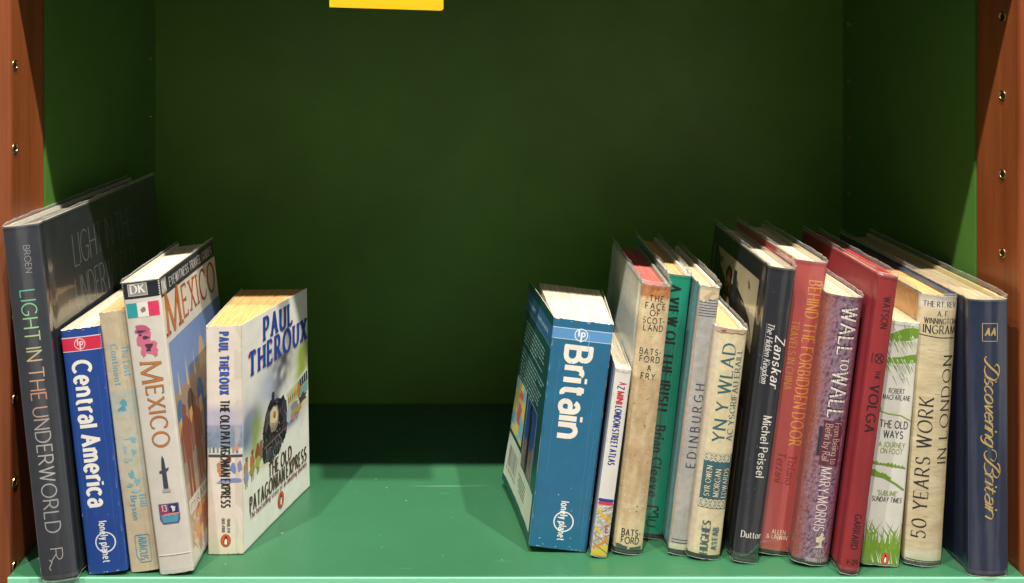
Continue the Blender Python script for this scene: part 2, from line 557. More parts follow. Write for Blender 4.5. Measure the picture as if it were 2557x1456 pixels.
class Surface:
    """a printed face of a book: (a, v) in mm -> point; off in mm stands proud of it"""
    def __init__(s, mb, fn, zb, layer=0.05):
        s.mb, s.fn, s.n, s.layer, s.zb = mb, fn, 0, layer, zb
        s.held, s.k = False, 0
    def hold(s, on=True):
        """items that lie side by side share one layer"""
        if on: s.n += 1
        else: s.n += 1
        s.held, s.k = on, 0
    def _up(s):
        if s.held:
            s.k = (s.k + 1) % 7
            return s.layer + s.n * 0.006 + s.k * .0008
        s.n += 1
        return s.layer + s.n * 0.006
    def tri(s, a, b, c, col, off, depth=0):
        col = tuple(col[:3]) + (.25,)
        e = ((a[0] - b[0]) ** 2 + (a[1] - b[1]) ** 2, (b[0] - c[0]) ** 2 + (b[1] - c[1]) ** 2, (c[0] - a[0]) ** 2 + (c[1] - a[1]) ** 2)
        m = max(e)
        if m > 4.4 and depth < 12:
            while e[0] != m:
                a, b, c = b, c, a
                e = (e[1], e[2], e[0])
            h = ((a[0] + b[0]) / 2, (a[1] + b[1]) / 2)
            s.tri(a, h, c, col, off, depth + 1); s.tri(h, b, c, col, off, depth + 1)
        else:
            s.mb.poly([s.fn(a[0], a[1], off), s.fn(b[0], b[1], off), s.fn(c[0], c[1], off)], col)
    def quad(s, q, col, off):
        col = tuple(col[:3]) + (.25,)
        big = max((q[0][0] - q[2][0]) ** 2 + (q[0][1] - q[2][1]) ** 2, (q[1][0] - q[3][0]) ** 2 + (q[1][1] - q[3][1]) ** 2)
        if big > 6:
            s.tri(q[0], q[1], q[2], col, off); s.tri(q[0], q[2], q[3], col, off)
        else:
            s.mb.poly([s.fn(p[0], p[1], off) for p in q], col)
    def rect(s, a0, a1, v0, v1, col, nu=None, nv=None):
        o = s._up()
        nu = max(1, int(abs(a1 - a0) / 1.6)); nv = max(1, int(abs(v1 - v0) / 1.8))
        c = lin(col)
        for i in range(nu):
            for j in range(nv):
                x0, x1 = a0 + (a1 - a0) * i / nu, a0 + (a1 - a0) * (i + 1) / nu
                y0, y1 = v0 + (v1 - v0) * j / nv, v0 + (v1 - v0) * (j + 1) / nv
                s.quad([(x0, y0), (x1, y0), (x1, y1), (x0, y1)], c, o)
    def paint(s, a0, a1, v0, v1, fn, nu=24, nv=24):
        """a rectangle whose colour is fn(x, y), both 0..1"""
        o = s._up()
        nu = max(nu, int(abs(a1 - a0) / 1.8)); nv = max(nv, int(abs(v1 - v0) / 1.8))
        s.mb.grid(nu, nv, lambda i, j: s.fn(a0 + (a1 - a0) * i, v0 + (v1 - v0) * j, o), fn, False, False)
    def fan(s, pts, col):
        o = s._up(); c = lin(col)
        cx = sum(p[0] for p in pts) / len(pts); cy = sum(p[1] for p in pts) / len(pts)
        n = len(pts)
        for i in range(n):
            s.tri((cx, cy), pts[i], pts[(i + 1) % n], c, o)
    def blob(s, cx, cy, rx, ry, col, rng, rough=.25, n=14, rot=0):
        pts = []
        for k in range(n):
            a = 2 * math.pi * k / n
            q = 1 + rng.uniform(-rough, rough)
            x, y = rx * q * math.cos(a), ry * q * math.sin(a)
            pts.append((cx + x * math.cos(rot) - y * math.sin(rot), cy + x * math.sin(rot) + y * math.cos(rot)))
        s.fan(pts, col)
    def line(s, pts, w, col, taper=False):
        o = s._up(); c = lin(col)
        qs = pen_quads(pts, w, 0, 0, 2.0)
        n = len(qs)
        for i, q in enumerate(qs):
            if taper:
                def sh(a, b, t): return ((a[0] * (1 + t) + b[0] * (1 - t)) / 2, (a[1] * (1 + t) + b[1] * (1 - t)) / 2)
                t0, t1 = 1 - i / n, 1 - (i + 1) / n
                q = (sh(q[0], q[1], t0), sh(q[1], q[0], t0), sh(q[2], q[3], t1), sh(q[3], q[2], t1))
            s.quad(q, c, o)
    def ring(s, cx, cy, rx, ry, w, col):
        s.line([(cx + rx * math.cos(2 * math.pi * k / 28), cy + ry * math.sin(2 * math.pi * k / 28)) for k in range(29)], w, col)
    def text(s, t, cap, v0, v1=None, u=0.0, way='down', col='#ffffff', outline=None, mirror=1, **k):
        """way down: read top to bottom, v0 > v1, u = line's centre; up: bottom to top; h: v0 = baseline, u = centre, v1 = width"""
        length = None
        if way == 'h':
            length = v1
        elif v1 is not None:
            length = abs(v0 - v1)
        qs, tot = letter_quads(t, cap, length, **k)
        def place(p):
            x, y = p
            if way == 'down': return (u - cap / 2 + y, v0 - x)
            if way == 'up': return (u + cap / 2 - y, v0 + x)
            return (u + mirror * (x - tot / 2), v0 + y)
        base = s._up()
        if outline:
            k2 = dict(k); k2['w'] = k.get('w', .13) + outline[1]
            k2['contrast'] = k.get('contrast', 0) * .45
            q2, _ = letter_quads(t, cap, length, **k2)
            oc = lin(outline[0])
            for n, q in q2:
                for qq in q: s.quad([place(p) for p in qq], oc, base + (n % 5) * .0006)
            base = s._up()
        fn = col if callable(col) else None
        c = None if fn else lin(col)
        for n, q in qs:
            for qq in q:
                s.quad([place(p) for p in qq], fn(qq[0][0] / max(tot, .01)) if fn else c, base + (n % 5) * .0006)

def book(label, x, y, lean, t, h, d, aL=0.0, aR=0.0, bulge=0.0, hard=False, zb=0.0, sleeve=0.0, mat=None, spine_col='#888888',
         left_col=None, right_col=None, page_col='#efe6d0', inside_col='#d8d2c4', curlL=None, curlR=None, page_drop=None,
         art=None, left_art=None, right_art=None, t_top=None, wobble=0.0, seed=1, board_col=None, category='book', pages_fill=1.0):
    rng = random.Random(seed)
    root = bpy.data.objects.new('book', None)
    root.empty_display_size = 0.02
    COL.objects.link(root)
    root['label'], root['category'], root['group'] = label, category, 'books standing on the green shelf'
    lift = t / 2 * MM * abs(math.sin(R(lean)))
    root.location = (x, y, lift + 0.0006)
    root.rotation_euler = (0, R(lean), 0)
    tt = t_top or t
    th = 2.4 if hard else 0.45
    r = 1.6 if hard else 1.1
    # spine section, left to right
    if bulge:
        prof = []
        half = t / 2
        rad = (half * half + bulge * bulge) / (2 * bulge)
        am = math.asin(min(1, half / rad))
        prof = [(-half, 2.5 if hard else 1.2)] + [(rad * math.sin(-am + 2 * am * k / 20), (rad - bulge) - rad * math.cos(-am + 2 * am * k / 20)) for k in range(21)] + [(half, 2.5 if hard else 1.2)]
    else:
        half = t / 2
        prof = [(-half, r * 1.6)] + [(-half + r - r * math.cos(R(a)), r - r * math.sin(R(a))) for a in (0, 30, 60, 90)] + \
               [(half - r + r * math.sin(R(a)), r - r * math.cos(R(a))) for a in (0, 30, 60, 90)] + [(half, r * 1.6)]
    yj = prof[0][1]
    seg = [0.0]
    for a, b in zip(prof, prof[1:]): seg.append(seg[-1] + math.hypot(b[0] - a[0], b[1] - a[1]))
    SL = seg[-1]
    def widen(v):
        return 1 + (tt / t - 1) * max(0, v) / h
    def prof_at(s):
        s = max(0, min(SL, s))
        for i in range(len(seg) - 1):
            if s <= seg[i + 1] + 1e-9:
                f = (s - seg[i]) / max(1e-9, seg[i + 1] - seg[i])
                a, b = prof[i], prof[i + 1]
                return a[0] + (b[0] - a[0]) * f, a[1] + (b[1] - a[1]) * f
        return prof[-1]
    def wob(u, v):
        return wobble * (nz(u * .07 + seed * 7, v * .03) + .35 * nz(u * .12, v * .09 + seed)) if wobble else 0.0
    def spine_pt(u, v, off=0.0):
        s = u + SL / 2
        p = prof_at(s); q0 = prof_at(s - .35); q1 = prof_at(s + .35)
        tx, ty = q1[0] - q0[0], q1[1] - q0[1]
        l = math.hypot(tx, ty) or 1
        nx, ny = ty / l, -tx / l
        e = off + wob(u, v)
        return Vector(((p[0] + nx * e) * widen(v) * MM, (p[1] + ny * e) * MM, v * MM))
    def cover_pt(side, ang, curl):
        def f(a, v, off=0.0):
            g = -1.1 * math.exp(-((a - 6.5) / 2.6) ** 2) if hard else 0.0
            w = wob(a + 40 * side, v) * min(1, a / 8)
            c = curl(a / d, v / h) if curl else 0.0
            xx = side * (t / 2 * widen(v) + g + off + w) + math.tan(R(ang)) * a + c
            return Vector((xx * MM, (yj + a) * MM, v * MM))
        return f
    left_pt, right_pt = cover_pt(-1, aL, curlL), cover_pt(1, aR, curlR)
    mat = mat or M_PAPERBACK
    ic = lin(inside_col)
    # spine
    mb = MB()
    nzz = int(h / 1.8)
    sc = spine_col if callable(spine_col) else lin(spine_col)
    colf = (lambda i, j: sc((i - .5) * SL, zb + (h - zb) * j)) if callable(spine_col) else sc
    def zt(j, u=0.0):
        v = zb + (h - zb) * j
        if wobble: v += (.9 if j == 1 else 0) * nz(u * .5, seed * 3.1)
        return v
    mb.shell(28, nzz, lambda i, j: spine_pt((i - .5) * SL, zt(j, i * SL)), lambda i, j: spine_pt((i - .5) * SL * .96, zt(j, i * SL), -1.0 if hard else -.4), colf, ic)
    S = Surface(mb, spine_pt, zb)
    if art: art(S, h, t, rng)
    if not hard:
        wear(S, h, SL, rng)
    mb.build('spine', mat, root)
    # covers
    for nm, fn, side, cc, ar in (('front_cover' if lean >= 0 else 'back_cover', left_pt, -1, left_col, left_art), ('back_cover' if lean >= 0 else 'front_cover', right_pt, 1, right_col, right_art)):
        mb = MB()
        c0 = cc if callable(cc) else lin(cc or (spine_col if not callable(spine_col) else '#777777'))
        cf = (lambda i, j, c0=c0: c0(i * d, zb + (h - zb) * j)) if callable(cc) else c0
        mb.shell(64, 70, lambda i, j: fn(i ** 1.35 * d, zb + (h - zb) * j), lambda i, j: fn(i ** 1.35 * d, zb + (h - zb) * j, -th), cf if not callable(cf) else (lambda i, j, g=cf: g(i ** 1.35, j)), ic, flip=(side < 0))
        if ar:
            ar(Surface(mb, fn, zb), h, d, rng)
        mb.build(nm, mat, root)
    # page block
    drop = page_drop if page_drop is not None else (3.2 if hard else .5)
    mb = MB()
    pc = lin(page_col)
    NX = 72
    jit = [rng.uniform(-.10, .07) for _ in range(NX + 1)]
    tone = [1 + rng.uniform(-.13, .05) for _ in range(NX + 1)]
    y0 = 1.2 if not hard else 1.6
    y1 = d - (3 if hard else .8)
    def px(i, yy, v):
        w = widen(v)
        xl = -t / 2 * w + th + .25 + math.tan(R(aL)) * max(0, yy - yj)
        xr = t / 2 * w - th - .25 + math.tan(R(aR)) * max(0, yy - yj)
        if not hard and pages_fill < 1:
            k = (1 - pages_fill) * max(0, yy) / d
            m = (xr - xl) * k
            xl += m * .75; xr -= m * .25
        return xl + (xr - xl) * i
    def yfront(i):
        if bulge: return y0 - bulge * .85 * (1 - (2 * i - 1) ** 2)
        return y0
    z1, z0 = h - drop, zb + (2.5 if hard else .4)
    P = lambda i, yy, v: Vector((px(i, yy, v) * MM, yy * MM, v * MM))
    jz = lambda i, j: z1 + jit[int(round(i * NX))] + .25 * nz(i * 9, j * 2, seed)
    pcol = lambda i, j: tuple(q * tone[int(round(i * NX))] for q in pc)
    yy = lambda i, j: yfront(i) + (y1 - yfront(i)) * j
    mb.grid(NX, 10, lambda i, j: P(i, yy(i, j), jz(i, j)), pcol, False, False)
    mb.grid(NX, 1, lambda i, j: P(i, yfront(i), z0 + (jz(i, 0) - z0) * j), pcol, False, False)
    mb.grid(NX, 1, lambda i, j: P(i, y1, z0 + (jz(i, 1) - z0) * j), pcol, True, False)
    mb.grid(1, 10, lambda i, j: P(0, yy(0, j), z0 + (jz(0, j) - z0) * i), pcol, False, False)
    mb.grid(1, 10, lambda i, j: P(1, yy(1, j), z0 + (jz(1, j) - z0) * i), pcol, True, False)
    mb.grid(NX, 1, lambda i, j: P(i, yy(i, j), z0), pcol, True, False)
    mb.build('page_block', M_PAGES, root)
    # clear sleeve standing proud of the boards
    if sleeve:
        mb = MB()
        total = 2 * d + SL
        def sl_pt(s, v, off):
            if s < d: return left_pt(d - s, v, off)
            if s < d + SL: return spine_pt(s - d - SL / 2, v, off)
            return right_pt(s - d - SL, v, off)
        def off(s, v):
            return .75 + .55 * max(0, nz(s * .07, v * .12, seed)) + .3 * nz(s * .3, v * .3, seed + 2)
        rag = lambda s: .8 * nz(s * .05, seed * 1.7) + .25 * nz(s * .3, seed)
        top = lambda s: h + sleeve + rag(s) - (1.6 if d - 2 < s < d + SL + 2 else 0)
        n = 150
        haze_t = lambda i, j: (.05 + .13 * j + .05 * max(0, nz(i * 60, j * 3, seed)),) * 3
        haze_c = lambda i, j: (.025 + .06 * max(0, nz(i * 60, j * 3, seed)),) * 3
        mb.grid(n, 5, lambda i, j: sl_pt(i * total, h - 1.2 + (top(i * total) - h + 1.2) * j, off(i * total, h + j * 4) + .6 * j * nz(i * 35, seed)), haze_t)
        rimc = lambda i, j: (max(.1, .5 + .45 * nz(i * 90, seed)),) * 3
        mb.grid(n, 1, lambda i, j: sl_pt(i * total, top(i * total) + .05 + .55 * j, off(i * total, h + 4) + .6 * nz(i * 35, seed)), rimc)
        mb.build('clear_sleeve', M_FILM, root)
        mb = MB()
        lo = lambda s: .1 + max(0, .8 * nz(s * .2, seed + 5))
        mb.grid(n, 4, lambda i, j: sl_pt(i * total, lo(i * total) + (zb + 3 - lo(i * total)) * j, (off(i * total, j * 4) + (1 - j) * 1.0 * nz(i * 45, 1, seed)) * (.35 + .65 * j)), haze_c)
        mb.grid(n, 1, lambda i, j: sl_pt(i * total, lo(i * total) + .5 * j, .5 + 1.0 * nz(i * 45, 1, seed) * .4), rimc)
        mb.build('clear_sleeve', M_FILM, root)
        if hard or board_col:
            # cloth case showing below the jacket
            mb = MB()
            bc = lin(board_col or '#20282c')
            mb.shell(90, 1, lambda i, j: sl_pt(1 + i * (total - 2), .9 + (zb + 1.5 - .9) * j, -.55), lambda i, j: sl_pt(1 + i * (total - 2), .9 + (zb + 1.5 - .9) * j, -1.4), bc, bc)
            mb.build('case_edge', M_CLOTH, root)
    return root

def wear(S, h, SL, rng):
    """rubbed spots along the edges of a paper spine"""
    S.hold()
    c = '#cfc8ba'
    for sd in (-1, 1):
        u = sd * (SL / 2 - 1.9)
        v = rng.uniform(2, 12)
        while v < h - 4:
            l = rng.uniform(1.5, 9)
            if rng.random() < .45: S.line([(u, v), (u + rng.uniform(-.15, .15), min(h - 1, v + l))], rng.uniform(.12, .3), c, True)
            v += l + rng.uniform(2, 16)
    for k in range(8):
        x = rng.uniform(-SL / 2 + 2, SL / 2 - 2)
        S.blob(x, rng.choice([1.0, 1.0, h - 1.4]), rng.uniform(.4, 1.2), rng.uniform(.12, .3), c, rng, .4, 8)
    S.hold(False)

def lonely(S, u, v0, v1, r, col):
    """two word mark crossing a ring"""
    vm = (v0 + v1) / 2
    S.ring(u - r * .05, vm, r, r, r * .13, col)
    S.text('lonely planet', r * .78, v0, v1, u=u - .1 * r, way='down', col=col, w=.2, tracking=.2, space=.35)

def lp(S, u, v, r, col, ringw=.14):
    S.ring(u, v, r, r, r * ringw, col)
    S.line([(u - r * .38, v + r * 1.0), (u - r * .38, v - r * .25)], r * .26, col)
    S.line([(u + r * .05, v + r * .45), (u + r * .05, v - r * 1.15)], r * .26, col)
    S.ring(u + r * .3, v + r * .12, r * .3, r * .32, r * .22, col)

def penguin(S, u, v, rx, ry, oval='#d9532c'):
    S.fan([(u + rx * math.cos(2 * math.pi * k / 24), v + ry * math.sin(2 * math.pi * k / 24)) for k in range(24)], '#7a2a18')
    S.fan([(u + rx * .9 * math.cos(2 * math.pi * k / 24), v + ry * .92 * math.sin(2 * math.pi * k / 24)) for k in range(24)], oval)
    S.fan([(u - rx * .1, v + ry * .72), (u + rx * .2, v + ry * .66), (u + rx * .3, v + ry * .35), (u + rx * .46, v - ry * .1), (u + rx * .38, v - ry * .6), (u, v - ry * .75), (u - rx * .36, v - ry * .55), (u - rx * .42, v - ry * .1), (u - rx * .24, v + ry * .3)], '#1b1715')
    S.fan([(u, v + ry * .34), (u + rx * .2, v + ry * .2), (u + rx * .3, v - ry * .1), (u + rx * .22, v - ry * .58), (u, v - ry * .66), (u - rx * .24, v - ry * .5), (u - rx * .24, v - ry * .05)], '#efe9dc')

# ================================================================== bookcase
XL, XR, YB = -0.3464, 0.4266, 0.3158
ZT = 0.490
case = bpy.data.objects.new('bookcase', None)
COL.objects.link(case)
case.location = (0.04, 0.0, -0.03)
case['label'] = 'bookcase bay with olive green back and sides between cherry wood uprights'
case['category'] = 'bookcase'
OX, OZ = 0.04, -0.03
def cpart(name, mb, mat, bevel=0, parent=None):
    for i, v in enumerate(mb.v):
        mb.v[i] = (v[0] - OX, v[1], v[2] - OZ)
    return mb.build(name, mat, parent or case, bevel)

mb = MB(); mb.box(XL - .03, XR + .03, YB, YB + .012, -.25, .75); cpart('back_panel', mb, M_BACK)
mb = MB(); mb.box(XL - .018, XL, .0615, YB - .0002, -.25, .75); cpart('side_panel', mb, M_WALL)
mb = MB(); mb.box(XR, XR + .018, .0665, YB - .0002, -.25, .75); cpart('side_panel', mb, M_WALL)
mb = MB(); mb.box(XL - .05, XL - .0006, .0075, .0613, -.25, .75); upl = cpart('upright', mb, M_WOOD, .0025)
mb = MB(); mb.box(XR + .0006, XR + .06, .0085, .0663, -.25, .75); upr = cpart('upright', mb, M_WOOD, .0025)
# a shelf is a board with a mint edge band
def shelf(z):
    mb = MB(); mb.box(XL + .0006, XR - .0006, .0016, YB - .0006, z - .02, z)
    b = cpart('shelf', mb, M_SHELF, .0008)
    mb = MB(); mb.box(XL + .0006, XR - .0006, 0.0, .0015, z - .02, z - .0002)
    cpart('edge_band', mb, M_EDGE, .0005, parent=b)
shelf(0.0)
shelf(ZT + .02)

def socket(x, y, z, side, big=True, parent=None):
    """brass lined pin hole in a side; its axis is the x axis"""
    ro, ri, dp = (.0042, .0029, .0028) if big else (.0027, .0019, .0022)
    mb = MB(); N = 24
    def ringp(rr, xx): return [(xx, y + rr * math.cos(2 * math.pi * k / N), z + rr * math.sin(2 * math.pi * k / N)) for k in range(N)]
    loops = [ringp(ro, x), ringp(ro * .96, x + side * .0006), ringp((ro + ri) / 2, x + side * .0008), ringp(ri, x + side * .0004), ringp(ri * .93, x + side * .00008)]
    for a, b in zip(loops, loops[1:]):
        for k in range(N):
            q = [a[k], a[(k + 1) % N], b[(k + 1) % N], b[k]]
            if side > 0: q.reverse()
            mb.poly(q, (1, 1, 1))
    o = cpart('pin_socket', mb, M_BRASS, 0, parent)
    mb = MB()
    c = (x + side * .0001, y, z)
    cl = ringp(ri * .98, x + side * .00016)
    for k in range(N):
        q = [c, cl[k], cl[(k + 1) % N]]
        mb.poly(q, (1, 1, 1))
    me = mb
    for i, v in enumerate(me.v): me.v[i] = (v[0] - OX, v[1], v[2] - OZ)
    # flat near-black disc painted as the hole's shade, joined as a second material
    off = len(o.data.vertices)
    vs_ = [tuple(v.co) for v in o.data.vertices] + me.v
    fs_ = [tuple(p.vertices) for p in o.data.polygons]
    nf = len(fs_)
    fs_ += [tuple(i + off for i in f) for f in me.f]
    nm = bpy.data.meshes.new('pin_socket')
    nm.from_pydata(vs_, [], fs_)
    nm.materials.append(M_BRASS); nm.materials.append(M_HOLE_SHADE)
    for i, p in enumerate(nm.polygons): p.material_index = 0 if i < nf else 1
    o.data = nm
    return o
sides = [c for c in case.children if c.name.startswith('side_panel')]
for k in range(7):
    zl, zr = .388 - .0645 * k, .4260 - .0625 * k
    socket(XL - .0006, .0135, zl, 1, True, upl)
    socket(XR + .0006, .0300, zr, -1, True, upr)
for k in range(4):
    socket(XL, .3000, .388 - .0645 * k, 1, False, sides[0])
    socket(XR, .3000, .4260 - .0625 * k, -1, False, sides[1])

# yellow card hanging from the shelf above
mb = MB()
xa, xb = -.1014, -.0152
pts = [(xa, .4322), (xb - .0022, .4296), (xb - .0008, .4301), (xb, .4312), (xb - .0002, ZT + .019), (xa - .0004, ZT + .019)]
for yv, fl in ((-.0012, False), (-.0006, True)):
    q = [(p[0], yv, p[1]) for p in pts]
    mb.poly(q[::-1] if fl else q, (1, 1, 1))
for a, b in zip(pts, pts[1:] + pts[:1]):
    mb.poly([(a[0], -.0012, a[1]), (a[0], -.0006, a[1]), (b[0], -.0006, b[1]), (b[0], -.0012, b[1])], (1, 1, 1))
card = mb.build('shelf_label', M_YELLOW)
card['label'] = 'plain yellow card hanging from the top of the opening'
card['category'] = 'label'

# ================================================================== the books
# every spine text is placed in mm from the foot of the spine
def fr(h, top, bot, zb=0):
    return lambda y: h * (1 - (y - top) / (bot - top))

# ---- charcoal cave book
def a1(S, h, t, rng):
    f = fr(h, 571, 1453)
    S.text('BROEN', 4.6, f(622), f(690), u=3.5, col='#9a9a9c', **LIGHTS)
    cs = [lin(c) for c in ('#58b49a', '#9ad08f', '#c9b48a', '#c98a72', '#a9a4a2', '#b7b6b4', '#a3a5a8')]
    def irid(k):
        k = k * 1.15
        q = min(5.99, k * 6); i = int(q)
        return mix(cs[i], cs[min(6, i + 1)], q - i)
    S.text('LIGHT IN THE UNDERWORLD', 11.2, f(732), f(1335), u=.5, col=irid, w=.10, contrast=.25, space=.3)
    v = f(1392)
    S.text('R', 9, v + 6, v - 4, u=1, col='#b9b5ad', w=.07, contrast=.3, way='down')
    S.line([(-5, v - 2), (-3, v - 4), (-5.5, v - 8), (-4.5, v - 10)], .7, '#b9b5ad')
def a1r(S, h, d, rng):
    for t_, a0, w_, v in (('LIGHT IN THE', 95, 120, 222), ('UNDERWORLD', 93, 122, 187)):
        S.text(t_, 26, v, w_, u=a0 + 12, way='h', col='#6b6e6e', w=.042, contrast=.2, space=.3)
    S.text('Diving', 6, 173, 22, u=88, way='h', col='#5c5f60', w=.06, slant=.25)
book('tall charcoal hardback with silver and green title leaning on the left upright', -.3034, -.0063, -6.25, 27, 268, 235,
     aL=0.6, aR=0.3, bulge=1.6, hard=True, mat=M_JACKET, spine_col='#343840', left_col='#2c3036', right_col='#2a2d31', page_col='#77756f',
     sleeve=2.0, zb=2.0, art=a1, right_art=a1r, seed=3, board_col='#1b1d20')

# ---- blue travel guide
def a2(S, h, t, rng):
    f = fr(h, 826, 1436)
    S.rect(-S_W, S_W, f(882), f(846), '#d9dbe0')
    S.rect(-S_W, S_W, f(880.5), f(848), '#c92a48')
    lp(S, -1.0, f(864), 4.0, '#e8c9cf')
    S.text('Central America', 13.2, f(908), f(1282), u=-1.5, col='#e9e7e0', **BOLD)
    for u, a, b in ((9.6, 10, 150), (-10.8, 40, 165)):
        S.line([(u + .25 * math.sin(k * 1.7), a + (b - a) * k / 14) for k in range(15)], .3, '#3a63ac')
    lonely(S, 1.5, f(1308), f(1412), 7.4, '#dfe2e6')
S_W = 16.2
book('royal blue paperback guide with red band and white title reading downwards', -.2706, .0029, -6.6, 29.5, 187, 128, aL=1.4, aR=.4, mat=M_PAPERBACK,
     spine_col='#1f4590', left_col='#1d3f86', right_col='#1d3f86', page_col='#ddd0b6', art=a2, seed=4, wobble=.25, bulge=.8)

# ---- tan paperback
def tan_col(u, v):
    c = lin('#cfc0a2')
    c = mix(c, lin('#b3a68c'), .5 + .5 * nz(u * .06, v * .012, 4))
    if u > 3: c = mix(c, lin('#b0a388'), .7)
    m = math.exp(-((v - 96) / 34) ** 2)
    c = mix(c, lin('#b9bcb0'), .75 * m)
    if 120 < v < 139: c = mix(c, lin('#a4b6b4'), .5)
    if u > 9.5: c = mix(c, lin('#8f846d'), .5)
    return c
def a3(S, h, t, rng):
    f = fr(h, 779, 1429)
    b = '#6ea3b8'
    S.text('The Lost', 5.2, f(868), f(945), u=5.2, col=b, w=.2, contrast=.7, serif=.09)
    S.text('Continent', 5.2, f(862), f(966), u=-3.0, col=b, w=.2, contrast=.7, serif=.09)
    for cy, cx, rx, ry, c in ((1015, -1, 3.5, 5, '#5d9fb4'), (1022, -3, 4, 2.5, '#4d93ad'), (1098, 1, 4.5, 1.3, '#8bb0b6'), (1105, 3, 3, 3, '#7aa8b4'), (1125, -4, 2.4, 5, '#93b3b3'), (1132, 2, 2.6, 3.4, '#7daab5'), (1150, -3, 4, 2.2, '#9db4ae'), (1190, -1, 3.4, 4.5, '#6ba3b5'), (1205, 2, 3.0, 4, '#7cabb6'), (1213, -3, 3.4, 2.2, '#78a9b6'), (1230, 1, 4.4, 1.6, '#8fb1b2')):
        S.blob(cx, f(cy), rx * .7, ry * .7, c, rng, .55, 12)
    S.text('Bill', 4.6, f(1240), f(1270), u=4.6, col=b, w=.2, contrast=.7, serif=.08)
    S.text('Bryson', 4.6, f(1240), f(1303), u=-2.0, col=b, w=.2, contrast=.7, serif=.08)
    v0, v1 = f(1338), f(1406)
    S.line([(-5, v0 - 1), (-4, v0), (5, v0), (6, v0 - 1), (6, v1 + 1), (5, v1), (-2, v1), (-5, v1 + 5), (-5, v0 - 1)], .6, '#4f97ad')
    S.text('ABACUS', 5.6, v0 - 1.5, v1 + 1.5, u=.5, col='#5aa0b5', w=.17, contrast=.6, serif=.08)
book('faded tan paperback with pale blue lettering between the blue guide and the white one', -.2428, .0059, -7.1, 22.8, 200, 126, aL=.4, aR=.2, mat=M_WORN,
     spine_col=tan_col, left_col='#bdb197', right_col='#bdb197', page_col='#d9ae78', art=a3, seed=5, wobble=.3, bulge=1.0)

# ---- white country guide
def a4(S, h, t, rng):
    f = fr(h, 704, 1434)
    S.rect(-15, 15, f(747), h - .2, '#23262e')
    S.rect(-9, 4.5, f(741), f(710), '#b5b3ac'); S.rect(-8.4, 3.9, f(739), f(712), '#8c8b86')
    S.text('DK', 6.4, f(734), 10.5, u=-2.2, way='h', col='#e9e6dc', **SERIFB)
    S.rect(-11.5, -4.0, f(794), f(758), '#2f9aa0'); S.rect(-4.0, 3.6, f(794), f(758), '#e6e1d8'); S.rect(3.6, 11.0, f(794), f(758), '#d63a5e')
    S.blob(-.2, f(776), 1.7, 2.2, '#8a7a6a', rng, .4, 10)
    for cx, cy, rx, ry, c in ((-2, 848, 5.2, 8.5, '#c76c84'), (2.5, 872, 4.2, 5.5, '#cc6f86'), (-3, 826, 5.2, 3.6, '#b65a76'), (-3.5, 880, 1.7, 4.6, '#c76c84'), (4.5, 884, 1.6, 3.4, '#c76c84')):
        S.blob(cx, f(cy), rx, ry, c, rng, .25, 14)
    for cx, cy, rx, ry in ((-3.5, 830, 3, 1.0), (-1, 846, 3, 1.4), (1, 868, 2.6, 2.4), (-4, 838, 1, .8), (0, 878, 2, 1)):
        S.blob(cx, f(cy), rx, ry, '#4b3347', rng, .4, 10)
    S.text('M', 14.5, f(908), f(962), u=0, col='#b9763a', outline=('#7a6048', .03), w=.11, contrast=.8, serif=.06)
    S.text('EXICO', 12, f(968), f(1122), u=1.0, col='#b9763a', outline=('#7a6048', .03), w=.11, contrast=.8, serif=.06)
    v0, v1 = f(1140), f(1232)
    S.fan([(.2, v0), (1.4, v0 - 3), (1.9, v0 - 12), (2.2, v1 + 3), (-1.5, v1 + 3), (-1.2, v0 - 10), (-.6, v0 - 3)], '#3a4454')
    S.fan([(-3.4, v0 - 12), (.2, v0 - 11), (4.2, v0 - 9.5), (3.6, v0 - 11.5), (.2, v0 - 14), (-3, v0 - 13.5)], '#3f4a58')
    S.rect(-2.6, 3.4, v1, v1 + 2.4, '#a4a6a8')
    s0, s1 = f(1310), f(1260)
    S.fan([(-7, s1), (8, s1), (8, s0 + 3), (6.6, s0), (-5, s0), (-7, s0 + 3.5)], '#5c5a86')
    S.rect(-6.2, -.2, s0 + 8, s1 - .8, '#973a55'); S.rect(.4, 7.2, s0 + 8, s1 - .8, '#2e3260')
    S.text('13', 4.6, s0 + 9.6, 4.4, u=-3, way='h', col='#d8c4c6', w=.16)
    S.blob(3.8, s0 + 11.2, 1.8, 1.8, '#d5d5da', rng, .5, 10)
    S.fan([(-6, s0 + 7), (-3, s0 + 4), (0, s0 + 7.4), (3, s0 + 4.6), (7, s0 + 7), (6, s0 + 1), (-5, s0 + 1)], '#4f97b5')
    S.blob(1, s0 + 7, 6.6, 1.1, '#c98a7c', rng, .4, 12)
    S.rect(-15, 15, 14.2, 14.9, '#f2efe8')
